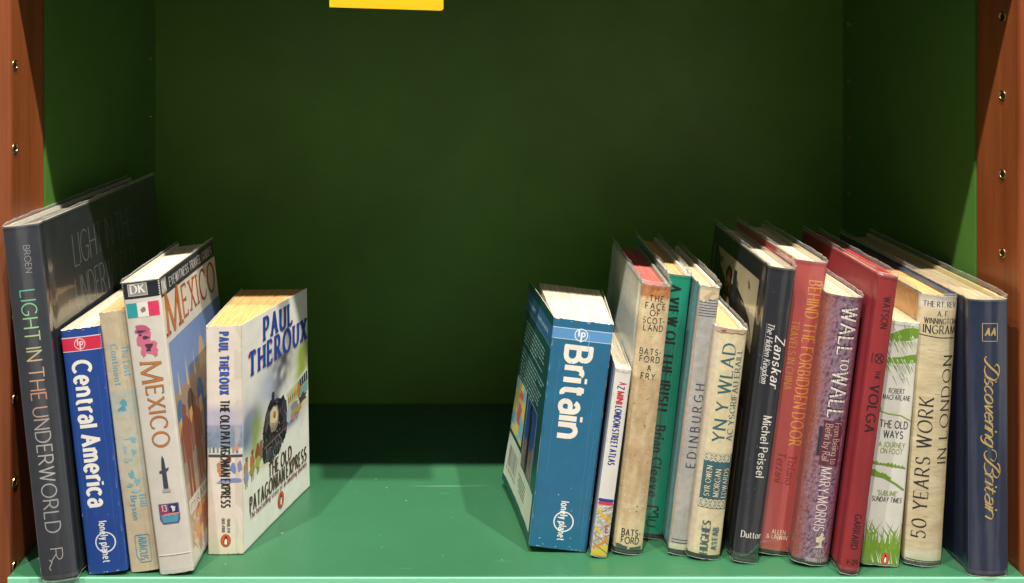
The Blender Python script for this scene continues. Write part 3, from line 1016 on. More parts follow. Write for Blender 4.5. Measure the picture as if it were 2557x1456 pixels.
def a4r(S, h, d, rng):
    S.rect(0, d, h * .93, h - .2, '#33373d', 12)
    S.rect(2, 12, h * .938, h * .99, '#9a9a97'); S.text('DK', 8, h * .945, 8.5, u=7, way='h', col='#dcdad2', **SERIFB)
    S.text('EYEWITNESS TRAVEL GUIDES', 7.0, h * .946, 104, u=70, way='h', col='#d3d2cc', w=.14, contrast=.6, serif=.08)
    S.text('M', 31, h * .79, 32, u=20, way='h', col='#b8692a', outline=('#5a4030', .03), w=.13, contrast=.84, serif=.13)
    S.text('EXICO', 25, h * .805, 84, u=82, way='h', col=lambda k: mix(lin('#bd6a2c'), lin('#8f3a26'), k), outline=('#5a4030', .03), w=.11, contrast=.84, serif=.12)
    def pic(x, y):
        sky = mix(lin('#5b86c0'), lin('#3f66a8'), x * .6 + y * .4)
        edge = .74 + .06 * math.sin(x * 2) - x * .02
        if y > edge: return mix(sky, lin('#b9bcc4'), .22)  # pale veil over the sky: cover sheen painted into the colour
        wall = mix(lin('#9a7352'), lin('#7d6650'), .5 + .5 * nz(x * 12, y * 20))
        if y < .56: wall = mix(wall, lin('#6f6a64'), .6 + .5 * nz(x * 5, y * 7, 3))
        if y < .3: wall = mix(lin('#8d7a66'), lin('#b28d6a'), .5 + nz(x * 9, y * 9))
        if y < .16: wall = mix(lin('#c9beae'), lin('#a58d76'), .5 + nz(x * 9, y * 9))
        return mix(wall, lin('#b9aea0'), .34)  # whitish sheen of the glossy cover mixed into the picture's colours
    S.paint(3, d - 1, h * .06, h * .77, pic, 40, 60)
    S.hold()
    for k in range(7):
        a = 14 + 18 * k; top = h * (.60 + .005 * k)
        S.fan([(a - 1.6, top - 6), (a - 1.0, top + 4), (a, top + 15 + 5 * (k % 3 == 1)), (a + 1.0, top + 4), (a + 1.6, top - 6)], '#c8b79a')
    S.hold(False)
    S.fan([(62, h * .58), (62, h * .63), (66, h * .68), (70, h * .7), (74, h * .68), (78, h * .63), (78, h * .58)], '#b79a72')
    for k in range(5):
        a = 10 + 23 * k; b = h * .455
        S.fan([(a - 7, b), (a - 7, b + 16), (a - 4, b + 22), (a, b + 24), (a + 4, b + 22), (a + 7, b + 16), (a + 7, b)], '#4b6f96' if k % 2 == 0 else '#5b4a40')
        S.fan([(a - 6, b - 3), (a - 6, b + 8), (a + 1, b + 10), (a + 1, b - 3)], '#cf9f5c')
    def statue(a, v0, sc, c):
        for k in (-1, 1):
            S.fan([(a + k * 3.6 * sc - 2 * sc, v0), (a + k * 3.6 * sc + 2 * sc, v0), (a + k * 3.2 * sc + 2.6 * sc, v0 + 34 * sc), (a + k * 3.2 * sc - 2.4 * sc, v0 + 34 * sc)], c)
        S.fan([(a - 6.5 * sc, v0 + 32 * sc), (a + 6.5 * sc, v0 + 32 * sc), (a + 8.5 * sc, v0 + 60 * sc), (a + 4 * sc, v0 + 66 * sc), (a - 4 * sc, v0 + 66 * sc), (a - 8.5 * sc, v0 + 60 * sc)], c)
        S.blob(a, v0 + 71 * sc, 4 * sc, 6 * sc, c, rng, .12)
        for k in (-1, 1):
            S.fan([(a + k * 9 * sc, v0 + 62 * sc), (a + k * 12 * sc, v0 + 56 * sc), (a + k * 11.5 * sc, v0 + 34 * sc), (a + k * 8.6 * sc, v0 + 34 * sc)], c)
    statue(17, h * .2, .98, '#8a5040')
    statue(40, h * .23, .86, '#94604c')
    S.fan([(60, h * .2), (d - 1, h * .2), (d - 1, h * .48), (84, h * .44), (64, h * .38)], '#8a5238')
    S.fan([(56, h * .36), (d - 1, h * .42), (d - 1, h * .52), (60, h * .47)], '#5a6274')
    S.fan([(5, h * .17), (d - 1, h * .15), (d - 1, h * .19), (5, h * .22)], '#cfcabb')
    S.text('PYRAMIDS', 5.5, h * .178, 52, u=34, way='h', col='#7c7a70', **SERIF)
    S.hold()
    for k in range(46):
        S.blob(rng.uniform(10, 70), rng.uniform(h * .05, h * .16), rng.uniform(2, 5), rng.uniform(2, 5), rng.choice(['#c98260', '#d59a62', '#c2705c', '#d9b078', '#b58478', '#cfc4b4']), rng, .4, 9)
    S.hold(False)
    S.text('ART', 5, h * .02, 14, u=22, way='h', col='#a9a79e', **SERIF)
book('white country guide with dark top band, small flag and pink figure on its spine', -.2182, .0029, -7.2, 25.5, 224, 129, aL=.0, aR=1.2, t_top=28.5,
     mat=M_PAPERBACK, spine_col='#cfcbc1', left_col='#c9c5bc', right_col='#d2cdc0', page_col='#e4dcca', art=a4, right_art=a4r, seed=6, sleeve=1.2, zb=0.3, wobble=.2, bulge=.9, page_drop=3)

# ---- white railway paperback
def paul_spine(u, v):
    f = 180.0
    y = 1 - v / f
    c = lin('#ddd3c6')
    if .33 < y < .43: c = mix(c, lin('#b9b4c8'), min(1, (y - .33) / .05))
    if .43 <= y < .53: c = mix(lin('#6f7f9e'), lin('#8f9fb0'), .5 + .5 * nz(u * .3, v * .25))
    if .43 <= y < .46: c = mix(c, lin('#a9a6c0'), .6 - 10 * (y - .43) + .3 * nz(u * .4, 2))
    if .53 <= y < .565: c = lin('#cfcfc6')
    if y > .9: c = mix(c, lin('#d8d2b8'), .7)
    if u > 8 : c = mix(c, lin('#bfb5a4'), .5 * (nz(u * .1, v * .05) > -.1))
    return c
def a5(S, h, t, rng):
    f = fr(h, 816, 1384)
    S.rect(-13, 14, f(1143), f(1136), '#4a4a55')
    for k in range(8):
        S.rect(-12.5 + 3.1 * k, -11 + 3.1 * k, f(1132), f(1118), rng.choice(['#56707a', '#7f8d92', '#9a8f78']))
    S.hold()
    for cx, cy, rx, ry, c in ((6.5, 1168, 3.2, 11, '#7585b8'), (9, 1120, 3, 5, '#c9907a'), (12, 1165, 2.6, 10, '#8b87a8'), (-4, 1170, 3, 14, '#b98468'), (6, 1200, 9, 4, '#7f88b8'), (-2, 1205, 6, 4, '#8d93bb'), (3, 1150, 3, 7, '#8a5a46')):
        S.blob(cx, f(cy), rx * .8, ry * .42, c, rng, .3)
    S.hold(False)
    S.text('PAUL THEROUX', 7.0, f(832), f(990), u=.2, col='#2a53a3', outline=('#b07ca0', .04), **SLAB)
    S.text('THE OLD PATAGONIAN EXPRESS', 7.0, f(1001), f(1270), u=.5, col='#26241f', w=.24, contrast=.3, space=.4)
    S.text('TRAVEL 0 14', 2.2, f(1295), f(1331), u=2.6, col='#44403a', w=.2)
    S.text('005 4100', 2.2, f(1295), f(1330), u=-1.6, col='#44403a', w=.2)
    penguin(S, .2, f(1350), 4.0, 5.0)
def a5r(S, h, d, rng):
    H = lambda q: h * (1 - q)
    D = lambda q: d * q
    def wash(x, y):
        c = lin('#eeede4')
        q = 1 - y; n = nz(x * 5, y * 8, 9)
        for sx_, sq, sr, so in ((.44, .42, .05, .8), (.46, .385, .06, .75), (.50, .35, .08, .8), (.55, .31, .10, .85), (.60, .27, .10, .7), (.42, .37, .05, .5)):
            m = math.exp(-((x - sx_) / (sr * 1.45)) ** 2 - ((q - sq) / (sr * .8)) ** 2)
            c = mix(c, lin('#4c4a52'), m * so * (1.0 + 1.3 * nz(x * 13, y * 20, 4)))
        m = math.exp(-((x - .36) / .16) ** 2 - ((q - .36) / .10) ** 2); c = mix(c, lin('#b7bfd2'), m * .9)
        m = math.exp(-((x - .1) / .13) ** 2 - ((q - .46) / .10) ** 2); c = mix(c, lin('#8f93b4'), m * (1 + n))
        m = math.exp(-((x - .92) / .13) ** 2 - ((q - .36) / .11) ** 2); c = mix(c, lin('#9aab4e'), m * (1 + 1.2 * n))
        m = math.exp(-((x - .2) / .10) ** 2 - ((q - .54) / .09) ** 2); c = mix(c, lin('#8fa04a'), m * (1.1 + n))
        m = math.exp(-((x - .03) / .08) ** 2 - ((q - .52) / .06) ** 2); c = mix(c, lin('#6a7da0'), m)
        m = math.exp(-((x - .72) / .16) ** 2 - ((q - .60) / .03) ** 2); c = mix(c, lin('#8076a0'), m)
        m = math.exp(-((x - .82) / .16) ** 2 - ((q - .56) / .03) ** 2); c = mix(c, lin('#c9b67a'), m)
        m = math.exp(-((x - .35) / .2) ** 2 - ((q - .69) / .02) ** 2); c = mix(c, lin('#cfc7a0'), m)
        return c
    S.paint(.6, d - .6, 1, h - 1, wash, 48, 80)
    # engine
    def bl(x, q, rx, ry, c, ro=.2, n=14, rot=0): S.blob(D(x), H(q), rx, ry, c, rng, ro, n, rot)
    def pg(pts, c): S.fan([(D(x) + rng.uniform(-.5, .5), H(q) + rng.uniform(-.5, .5)) for x, q in pts], c)
    pg([(.36, .445), (.40, .425), (.43, .44), (.50, .435), (.56, .455), (.60, .445), (.63, .48), (.645, .53), (.63, .58), (.655, .60), (.62, .655), (.56, .672), (.52, .70), (.45, .705), (.40, .725), (.36, .70), (.285, .69), (.262, .64), (.285, .61), (.28, .565), (.30, .52), (.325, .475)], '#2b282d')
    pg([(.58, .465), (.645, .48), (.66, .57), (.63, .64), (.59, .60)], '#433f46')
    pg([(.33, .48), (.36, .455), (.39, .47), (.36, .53), (.32, .57)], '#57515e')
    S.hold()
    for k in range(120):
        x = rng.uniform(.28, .64); q = rng.uniform(.45, .70)
        if abs(x - .455) > .19 - .08 * abs(q - .57) / .13: continue
        l = rng.uniform(2, 7); t_ = rng.choice([0, 0, .5, -.4, 1.2])
        S.line([(D(x), H(q)), (D(x) + t_ * l * .5, H(q) - l)], rng.uniform(.3, .9), rng.choice(['#5d5763', '#77707c', '#151316', '#1f1c22', '#4f4652', '#7a6658', '#8f8791', '#3a3546']))
    S.hold(False)
    pg([(.385, .475), (.44, .462), (.50, .472), (.525, .51), (.515, .56), (.47, .585), (.41, .575), (.375, .53)], '#8d8272')
    pg([(.395, .482), (.44, .468), (.49, .478), (.512, .512), (.50, .548), (.45, .562), (.405, .545), (.385, .515)], '#d8ccaa')
    pg([(.40, .53), (.46, .548), (.50, .54), (.45, .562), (.41, .55)], '#a8967a')
    bl(.462, .508, 2.3, 3.0, '#b85a34', .15, 12); bl(.466, .505, .9, 1.2, '#d98a5a', .2, 8)
    S.hold()
    S.line([(D(.29), H(.615)), (D(.62), H(.60))], 1.6, '#4a2f30'); S.line([(D(.30), H(.625)), (D(.63), H(.61))], .6, '#8d8690')
    for k in range(9): S.line([(D(.36 + .022 * k), H(.64)), (D(.31 + .030 * k), H(.70 - .002 * k))], .55, rng.choice(['#77707c', '#5a5460', '#8c8288']))
    for k in range(10): bl(rng.uniform(.33, .58), rng.uniform(.58, .66), rng.uniform(.5, 1.3), rng.uniform(.4, 1.0), rng.choice(['#8f8892', '#5d5664', '#a08a78', '#b25a3c']), .4, 8)
    S.hold(False)
    pg([(.415, .445), (.41, .405), (.425, .395), (.455, .40), (.46, .445)], '#3d3a42'); S.ring(D(.50), H(.445), 1.6, 2.6, .6, '#6f7c90')
    for k in range(14):
        x = rng.uniform(.55, .82); S.line([(D(x), H(rng.uniform(.57, .62))), (D(x + rng.uniform(.02, .06)), H(rng.uniform(.56, .60)))], rng.uniform(.4, 1.0), rng.choice(['#5a4f6a', '#8a7f5a', '#4a4448', '#a8975a']))
    # carriages
    S.fan([(D(.66), H(.455)), (D(.66), H(.52)), (D(.98), H(.50)), (D(.99), H(.41)), (D(.9), H(.415))], '#c9b87a')
    S.fan([(D(.85), H(.43)), (D(.98), H(.41)), (D(.99), H(.455)), (D(.86), H(.47))], '#3a4048')
    S.fan([(D(.86), H(.472)), (D(.99), H(.458)), (D(.985), H(.51)), (D(.86), H(.525))], '#7fa3a0')
    S.fan([(D(.64), H(.45)), (D(.99), H(.395)), (D(.99), H(.41)), (D(.64), H(.465))], '#cfd6cc')
    for k in range(6):
        S.line([(D(.68 + .028 * k), H(.48 - .003 * k)), (D(.68 + .028 * k), H(.507 - .003 * k))], 1.2, '#5a5f60')
    for k in range(3):
        S.line([(D(.885 + .035 * k), H(.425 - .004 * k)), (D(.885 + .035 * k), H(.46 - .004 * k))], .9, '#b9c3bd')
    bl(.84, .475, 2.5, 7, '#c07a3a', .2); bl(.75, .545, 9, 4, '#8d8f90', .3); bl(.68, .56, 4, 8, '#a9bcc8', .3); bl(.73, .575, 3, 4, '#c98a72', .3)
    bl(.80, .57, 10, 2.4, '#b09a58', .4); bl(.9, .53, 6, 4, '#4f4a48', .4)
    # people
    for x, q, c, c2 in ((.04, .665, '#b98a5a', '#9a96bd'), (.12, .655, '#b9702e', '#a8903e'), (.20, .645, '#9a4a34', '#9fae4a'), (-.0, .0, None, None)):
        if not c: continue
        bl(x, q - .025, 3.2, 5.5, c, .25); bl(x, q + .012, 3.6, 4.6, c2, .2); bl(x + .005, q - .062, 1.5, 1.9, '#7a4a34', .2)
        S.line([(D(x) - .8, H(q + .035)), (D(x) - .8, H(q + .065))], .8, '#6a4a38'); S.line([(D(x) + 1.2, H(q + .035)), (D(x) + 1.2, H(q + .06))], .8, '#6a4a38')
    bl(.25, .61, 2.6, 8, '#8a6a4a', .3)
    k1 = dict(w=.25, contrast=.55, serif=.15, space=.5)
    S.text('PAUL', 18.5, H(.131), D(.46), u=D(.525), way='h', col='#1f4fa0', outline=('#a9609a', .03), **k1)
    S.text('THEROUX', 19, H(.252), D(.90), u=D(.53), way='h', col='#1f4fa0', outline=('#a9609a', .03), **k1)
    k2 = dict(w=.22, contrast=.3, space=.35)
    S.text('THE OLD', 11, H(.777), D(.36), u=D(.53), way='h', col='#332c20', outline=('#b88a8a', .03), **k2)
    S.text('PATAGONIAN EXPRESS', 11.8, H(.852), D(.87), u=D(.515), way='h', col='#332c20', outline=('#b88a8a', .03), **k2)
    S.text('The bestselling story of an amazing journey', 4.6, H(.882), D(.87), u=D(.515), way='h', col='#86305c', w=.17)
    penguin(S, D(.53), H(.928), 4.8, 7.0)
def curl_p(a, z):
    return 2.2 * a * a * (1 - z) + 1.2 * a * a * z * z
book('thick white paperback with steam train on its cover, standing open at an angle', -.1882, .0291, -.55, 27.8, 180.5, 103, aL=.6, aR=17.2, mat=M_PAPERBACK,
     spine_col=paul_spine, left_col='#d8d4c6', right_col='#ecebe2', page_col='#e4b274', art=a5, right_art=a5r, curlR=curl_p, seed=7, wobble=.3, bulge=.5)

# ---- thick teal blue guide
def a6(S, h, t, rng):
    f = fr(h, 809, 1376)
    S.rect(-24, 24, f(858), f(829.5), '#d8e4ee', 16); S.rect(-24, 24, f(856.6), f(831), '#5d97cc', 16)
    lp(S, -1.0, f(844), 4.8, '#eef2f2')
    S.text('Britain', 18.6, f(876), f(1114), u=-1.5, col='#efe9dc', **BOLD)
    lonely(S, 2.5, f(1258), f(1356), 7.6, '#eef0ee')
    S.hold()
    for k in range(9):
        S.blob(rng.uniform(-22, 22), rng.choice([rng.uniform(0.5, 3), rng.uniform(0.5, 3), rng.uniform(3, 60)]), rng.uniform(.2, .9), rng.uniform(.2, .6), '#b9cdd2', rng, .5, 7)
    S.hold(False)
    for u, a, b in ((13.6, 20, 120), (17.4, 8, 96), (-15.5, 60, 150)):
        S.line([(u + .3 * math.sin(k * 1.3), a + (b - a) * k / 12) for k in range(13)], .28, '#4a86a4')
    S.line([(4, h - 8), (6, h - 14), (5, h - 20), (7, h - 27)], .35, '#9dc0da')
def a6l(S, h, d, rng):
    # a runs from the spine to the fore-edge; the reader's left is the fore-edge
    D = lambda q: d * q
    H = lambda q: h * (1 - q)
    S.rect(0, d, H(.135), H(.045), '#2f6690', 10); S.rect(0, d, H(.137), H(.134), '#7fa6b4', 10)
    S.ring(D(.78), H(.09), 7, 7, .9, '#3f7a88')
    S.text('lonely planet', 4.4, H(.10), D(.26), u=D(.78), way='h', mirror=-1, col='#b9ccd0', w=.2)
    S.text('travel survival kit', 4.2, H(.10), D(.42), u=D(.34), way='h', mirror=-1, col='#b9ccd0', w=.18)
    S.hold()
    for k in range(15):
        v = H(.19 + .0195 * k)
        if k == 6: continue
        x0 = .93; x1 = .14 + .07 * rng.random() if k % 5 != 4 else .4
        x = x0
        while x > x1:
            w = rng.uniform(.02, .07)
            S.rect(D(x - w), D(x), v, v + 1.5, '#8fb0a8', 1); x -= w + .016
    S.hold(False)
    def mapc(x, y):
        land = nz(x * 3 + 3, y * 5, 2.2)
        c = lin('#86bccb')
        if land > .05: c = lin('#d3c878')
        if abs(x - .45 + .16 * nz(y * 4, 3)) < .16 and .25 < y < .85: c = lin('#c9655a')
        if abs(x - .45 + .16 * nz(y * 4, 3)) < .16 and .62 < y < .7: c = lin('#d9a05a')
        return c
    S.paint(D(.60), D(.985), H(.735), H(.47), mapc, 16, 24)
    def pic(x, y):
        c = mix(lin('#2e5590'), lin('#27467c'), y)
        if y < .55 + .1 * nz(x * 5, 1): c = mix(lin('#5b5a66'), lin('#8a7560'), .5 + nz(x * 8, y * 9))
        if y < .2: c = lin('#2b2c30')
        if abs(x - .55 - .08 * nz(y * 5, 7)) < .1: c = lin('#20222b')
        return c
    S.rect(D(.175), D(.545), H(.872), H(.473), '#9fb0b4', 4)
    S.paint(D(.185), D(.535), H(.868), H(.477), pic, 14, 26)
    S.fan([(D(.05), H(.965)), (D(.05), H(.90)), (D(.55), H(.90)), (D(.55), H(.755)), (D(.985), H(.755)), (D(.985), H(.965))], '#ccd2c0')
    S.rect(D(.05), D(.985), H(.965), H(.80), '#ccd2c0', 8)
    S.hold()
    for k in range(20):
        a = .64 + .014 * k
        S.rect(D(a), D(a + rng.choice([.004, .008, .006])), H(.90), H(.80), '#33382f', 1)
    S.hold(False)
    S.text('9 780908 81201', 2.6, H(.925), D(.3), u=D(.78), way='h', mirror=-1, col='#4a4e45', w=.2)
    for k in range(5):
        S.rect(D(.3), D(.3 + rng.uniform(.18, .27)), H(.85 + .016 * k), H(.842 + .016 * k), '#6a6e62', 1)
def curl_b(a, z):
    return -(5.0 * a * a * (1 - z) ** 2 + 1.5 * a * a)
book('thick teal blue paperback guide with white title, its back cover curling out', .0747, .0313, 6.68, 46, 182, 100, aL=-6.0, aR=4.0, t_top=48, mat=M_PAPERBACK,
     spine_col='#276a8e', left_col='#174c4b', right_col='#2a5f80', page_col='#e6dcc6', art=a6, left_art=a6l, curlL=curl_b, seed=8, wobble=.35, pages_fill=.86)

# ---- little street atlas
def a7(S, h, t, rng):
    f = fr(h, 924, 1394)
    k = dict(w=.24, contrast=.1, space=.36)
    S.text('A', 5.4, f(958), f(966), u=.8, col='#c8323a', **BOLD)
    S.text('Z', 5.2, f(968), f(977), u=-.2, col='#2c3a86', **BOLD)
    S.text('MINI', 5, f(981), f(1014), u=0, col='#cf2f3a', **k)
    S.text('LONDON STREET ATLAS', 5, f(1018), f(1166), u=0, col='#2e3c88', **k)
    S.rect(-7, 7, f(1257), f(1249), '#2b3f90'); S.rect(-7, 7, f(1265), f(1257), '#cc3f50')
    v1 = f(1265)
    def m(x, y):
        n = nz(x * 7, y * 22, 5)
        c = mix(lin('#bdb7ab'), lin('#9aa09a'), .5 + n)
        if nz(x * 11, y * 30, 1) > .25: c = lin('#dcd9cf')
        if y < .22 - .1 * (x < .5): c = lin('#d8c23a')
        return c
    S.paint(-6.4, 6.4, .6, v1, m, 12, 34)
    for k in range(9):
        y = rng.uniform(6, v1); s = rng.choice([.5, .8, -.6])
        S.line([(-6, y), (6, min(v1, max(1, y + s * 12)))], .5, rng.choice(['#6f6a5c', '#e6e2d6', '#5f6a5a', '#e6e2d6']))
    S.line([(-6, v1 - 3), (0, v1 - 9), (6, v1 - 13)], 2.2, '#dfb62c'); S.line([(-6, 6), (6, 15)], 2.0, '#d88a34')
    S.line([(-5.8, v1 - 18), (-1, v1 - 22)], 1.8, '#e0bc34')
    S.text('E', 5, v1 - 21, 3, u=3.6, way='h', col='#c23a40', **BOLD)
    for k in range(5): S.blob(rng.uniform(-5, 5), rng.uniform(10, v1 - 4), 1.1, 1.1, rng.choice(['#d8923c', '#9fb06a']), rng, .4, 8)
book('small thin white street atlas with red and blue title and map strip at its foot', .1062, .0244, 7.6, 12.4, 149, 95, aL=3.0, aR=3.0, mat=M_PAPERBACK,
     spine_col='#dcd9d2', left_col='#a9b2c4', right_col='#d9d6cc', page_col='#e2dcc4', art=a7, seed=9, sleeve=1.4, zb=1.2, bulge=.6, page_drop=2)

# ---- tan jacket with black capitals
def scot_col(u, v):
    c = lin('#c4ab84')
    n = nz(u * .12, v * .045, 3) + .6 * nz(u * .35, v * .2, 5)
    c = mix(c, lin('#dac7a0'), .5 + n * .9)
    if 40 < v < 140: c = mix(c, lin('#a98a62'), .35 + .5 * nz(u * .2, v * .06, 8))
    if v > 203 - 2.5 * nz(u * .5, 3) - 1.5 * nz(u * 1.4, 6): c = mix(lin('#a8603a'), lin('#c58a4c'), .5 + nz(u * .6, v))
    if v < 26: c = mix(c, lin('#d9c9a0'), .5)
    return c
def a8(S, h, t, rng):
    f = fr(h, 711, 1378)
    k = dict(w=.15, contrast=.1, tracking=.3); ink = '#2b2a26'
    for s, y, w in (('THE', 750, 11.6), ('FACE', 769, 16.4), ('OF', 786, 8.2), ('SCOT-', 805, 18), ('LAND', 823, 16), ('BATS-', 882, 17.4), ('FORD', 901, 16.4), ('FRY', 943, 11.6)):
        S.text(s, 4.6, f(y), w, u=.3, way='h', col=ink, **k)
    S.text('&', 4.2, f(922), 3.2, u=.6, way='h', col=ink, w=.15)
    S.blob(3.2, f(1258), .5, .5, ink, rng, .2, 8); S.blob(3.2, f(1271), .5, .5, ink, rng, .2, 8)
    S.text('BATS-', 4.9, f(1332), 15.6, u=1, way='h', col=ink, w=.19, contrast=.2)
    S.text('FORD', 4.9, f(1351), 14.6, u=.6, way='h', col=ink, w=.17, contrast=.2)
    S.hold()
    for q in range(70):
        S.blob(rng.uniform(-11, 11), rng.uniform(30, 200), rng.uniform(.2, .9), rng.uniform(.2, .7), rng.choice(['#e4d6b4', '#dccba4', '#9f7f56', '#e4d6b4']), rng, .6, 7)
    S.hold(False)
    S.fan([(-10, 4.4), (-1.2, 4.2), (-.8, 6), (-4, 6.6), (-8, 7.6), (-10.4, 7)], '#3a4a48'); S.fan([(.6, 4.2), (10, 4.6), (10.5, 7), (5, 6.2), (.8, 5.8)], '#3a4a48')
def scot_cover(a, v):
    y = v / 213
    c = mix(lin('#c7c4b4'), lin('#aab5b0'), min(1, a / 120))
    m1 = .62 + .10 * nz(a * .03, 2) + .08 * math.sin(a * .05)
    if y < m1: c = mix(lin('#6f93a6'), lin('#8fa6ac'), .5 + .6 * nz(a * .06, v * .05))
    if y < m1 - .14: c = mix(lin('#9a988e'), lin('#6f8a98'), .5 + .8 * nz(a * .05, v * .04, 4))
    return c
book('tan mottled hardback with red page tops and black capitals, beside the street atlas', .1295, .0291, 6.37, 23, 213, 138, aL=.4, aR=1.4, bulge=2.6, hard=True, zb=4.0, sleeve=4.5,
     mat=M_OLDJACKET, spine_col=scot_col, left_col=scot_cover, right_col='#b5b7a8', page_col='#c5625d', art=a8, seed=10, wobble=.25, board_col='#35504a', inside_col='#8d8f80')

# ---- green Irish book
def a9(S, h, t, rng):
    f = fr(h, 686, 1344)
    ink = '#0d211c'
    S.text('A VIEW OF THE IRISH', 7.4, f(714), f(1030), u=-2.4, col=ink, **FAT)
    S.text('Brian Cleeve', 7.4, f(1064), f(1246), u=-2.4, col=ink, w=.22, contrast=.62, serif=.09)
    v = f(1292)
    S.line([(-6, v + 9), (2, v + 9), (3, v + 7), (-1, v + 5), (3, v + 3), (3, v + 1), (-5, v)], 1.6, ink)
    S.line([(2, v - 2), (-4, v - 2), (-5.5, v - 4), (-4, v - 7), (2, v - 7)], 1.4, ink)
book('emerald green hardback with heavy black title reading downwards', .1529, .0495, 6.24, 17.4, 216, 138, aL=.8, aR=1.2, bulge=1.0, hard=True, zb=4.0, sleeve=4.0, mat=M_JACKET,
     spine_col='#0b8a6d', left_col='#0a7c62', right_col='#0c8268', page_col='#d9b078', art=a9, seed=11, board_col='#4a4440', t_top=18.6)

# ---- grey Edinburgh book
def a10(S, h, t, rng):
    f = fr(h, 713, 1378)
    ink = '#28365c'
    for k in range(7): S.rect(-8, 8, f(747.4 + 6.6 * k), f(746 + 6.6 * k), ink)
    for k in range(5): S.rect(-6.5, 8, f(1341.6 + 7.2 * k), f(1340 + 7.2 * k), ink)
    S.text('EDINBURGH', 7.0, f(1160), f(953), u=1.2, way='up', col=ink, w=.115, contrast=.1, tracking=.6)
    S.fan([(-7.5, h - 1), (-7.5, h - 11), (-4, h - 13), (-1, h - 9), (3, h - 10.5), (7.5, h - 8), (7.5, h - .5)], '#d3c2a0')
    S.fan([(-5, h - 9), (-1.5, h - 12.5), (1.5, h - 7), (6, h - 5), (2, h - 3)], '#bba680')
    S.rect(-7.6, 7.6, 4.2, 8.5, '#c6c2a4')
    S.line([(-7.4, 15), (-7.0, 60), (-7.6, 110), (-6.8, 150), (-7.5, 196)], .7, '#b8876a')
    S.hold()
    for k in range(26): S.blob(rng.uniform(-7, 7), rng.uniform(10, 205), rng.uniform(.15, .5), rng.uniform(.2, .9), '#cbc8c0', rng, .5, 6)
    S.hold(False)
def ed_col(u, v):
    return mix(lin('#9c9a97'), lin('#b5b2ac'), .5 + .6 * nz(u * .12, v * .03, 2))
book('slim grey hardback with navy rules and title reading upwards', .1692, .0275, 6.93, 15.6, 213, 138, aL=.3, aR=.6, bulge=1.2, hard=True, zb=4.0, sleeve=4.0, mat=M_OLDJACKET, spine_col=ed_col,
     left_col='#5f8286', right_col='#8f9090', page_col='#dcc698', art=a10, seed=12, wobble=.2, board_col='#3c4448')

# ---- yellow Welsh book
def knot(S, u, v, r, c):
    S.ring(u - r * .45, v + r * .4, r * .40, r * .40, r * .24, c); S.ring(u + r * .45, v + r * .4, r * .40, r * .40, r * .24, c)
    S.ring(u - r * .45, v - r * .4, r * .40, r * .40, r * .24, c); S.ring(u + r * .45, v - r * .4, r * .40, r * .40, r * .24, c)
    S.line([(u - r * .8, v - r * .8), (u + r * .8, v + r * .8)], r * .2, c); S.line([(u - r * .8, v + r * .8), (u + r * .8, v - r * .8)], r * .2, c)
def a11(S, h, t, rng):
    f = fr(h, 817, 1388)
    ink = '#2f6068'
    S.text('YN Y WLAD', 9.6, f(1096), f(850), u=-.6, way='up', col=ink, **SERIF)
    S.text("AC YSGRIFAU ERAILL", 4.9, f(1092), f(864), u=8.2, way='up', col=ink, **SERIF)
    S.rect(-9.5, 12.5, f(1262), f(1126), '#2f5d66', 14)
    for v in (1136, 1250):
        for u in (-6, 1.0, 8): knot(S, u, f(v), 3.8, '#c9c2a6')
    S.text('SYR OWEN', 4.0, f(1232), f(1157), u=-4.6, way='up', col='#ddd3b4', **SERIF)
    S.text('MORGAN', 4.4, f(1232), f(1163), u=2.6, way='up', col='#ddd3b4', **SERIF)
    S.text('EDWARDS', 3.8, f(1234), f(1160), u=9.2, way='up', col='#ddd3b4', **SERIF)
    S.text('HUGHES', 6.2, f(1374), f(1290), u=-1.6, way='up', col=ink, **SERIFB)
    S.text("A'I FAB", 4.8, f(1362), f(1306), u=6.4, way='up', col=ink, **SERIFB)
    S.fan([(-12, h), (-12, h - 3), (-8, h - 4), (-5, h - 2.4), (-1, h - 3.6), (4, h - 2), (9, h - 3.4), (12, h - 2), (12, h)], '#cfae90')
    S.blob(-7, h - 2.6, 2.6, 1.0, '#8f3f4a', rng, .4)
def yn_col(u, v):
    c = mix(lin('#d2c49c'), lin('#dcd0ae'), .5 + .7 * nz(u * .1, v * .03, 6))
    if u < -9: c = mix(c, lin('#c9b9a6'), .8)
    return c
book('cream yellow hardback with teal upward lettering and dark teal knotwork panel', .1880, .0228, 7.04, 25, 181, 120, aL=.6, aR=.8, bulge=3.0, hard=True, zb=3.5, sleeve=2.4, mat=M_OLDJACKET,
     spine_col=yn_col, left_col='#c7b89c', right_col='#cabd98', page_col='#e6cf98', art=a11, seed=13, wobble=.2, board_col='#2e3e40')

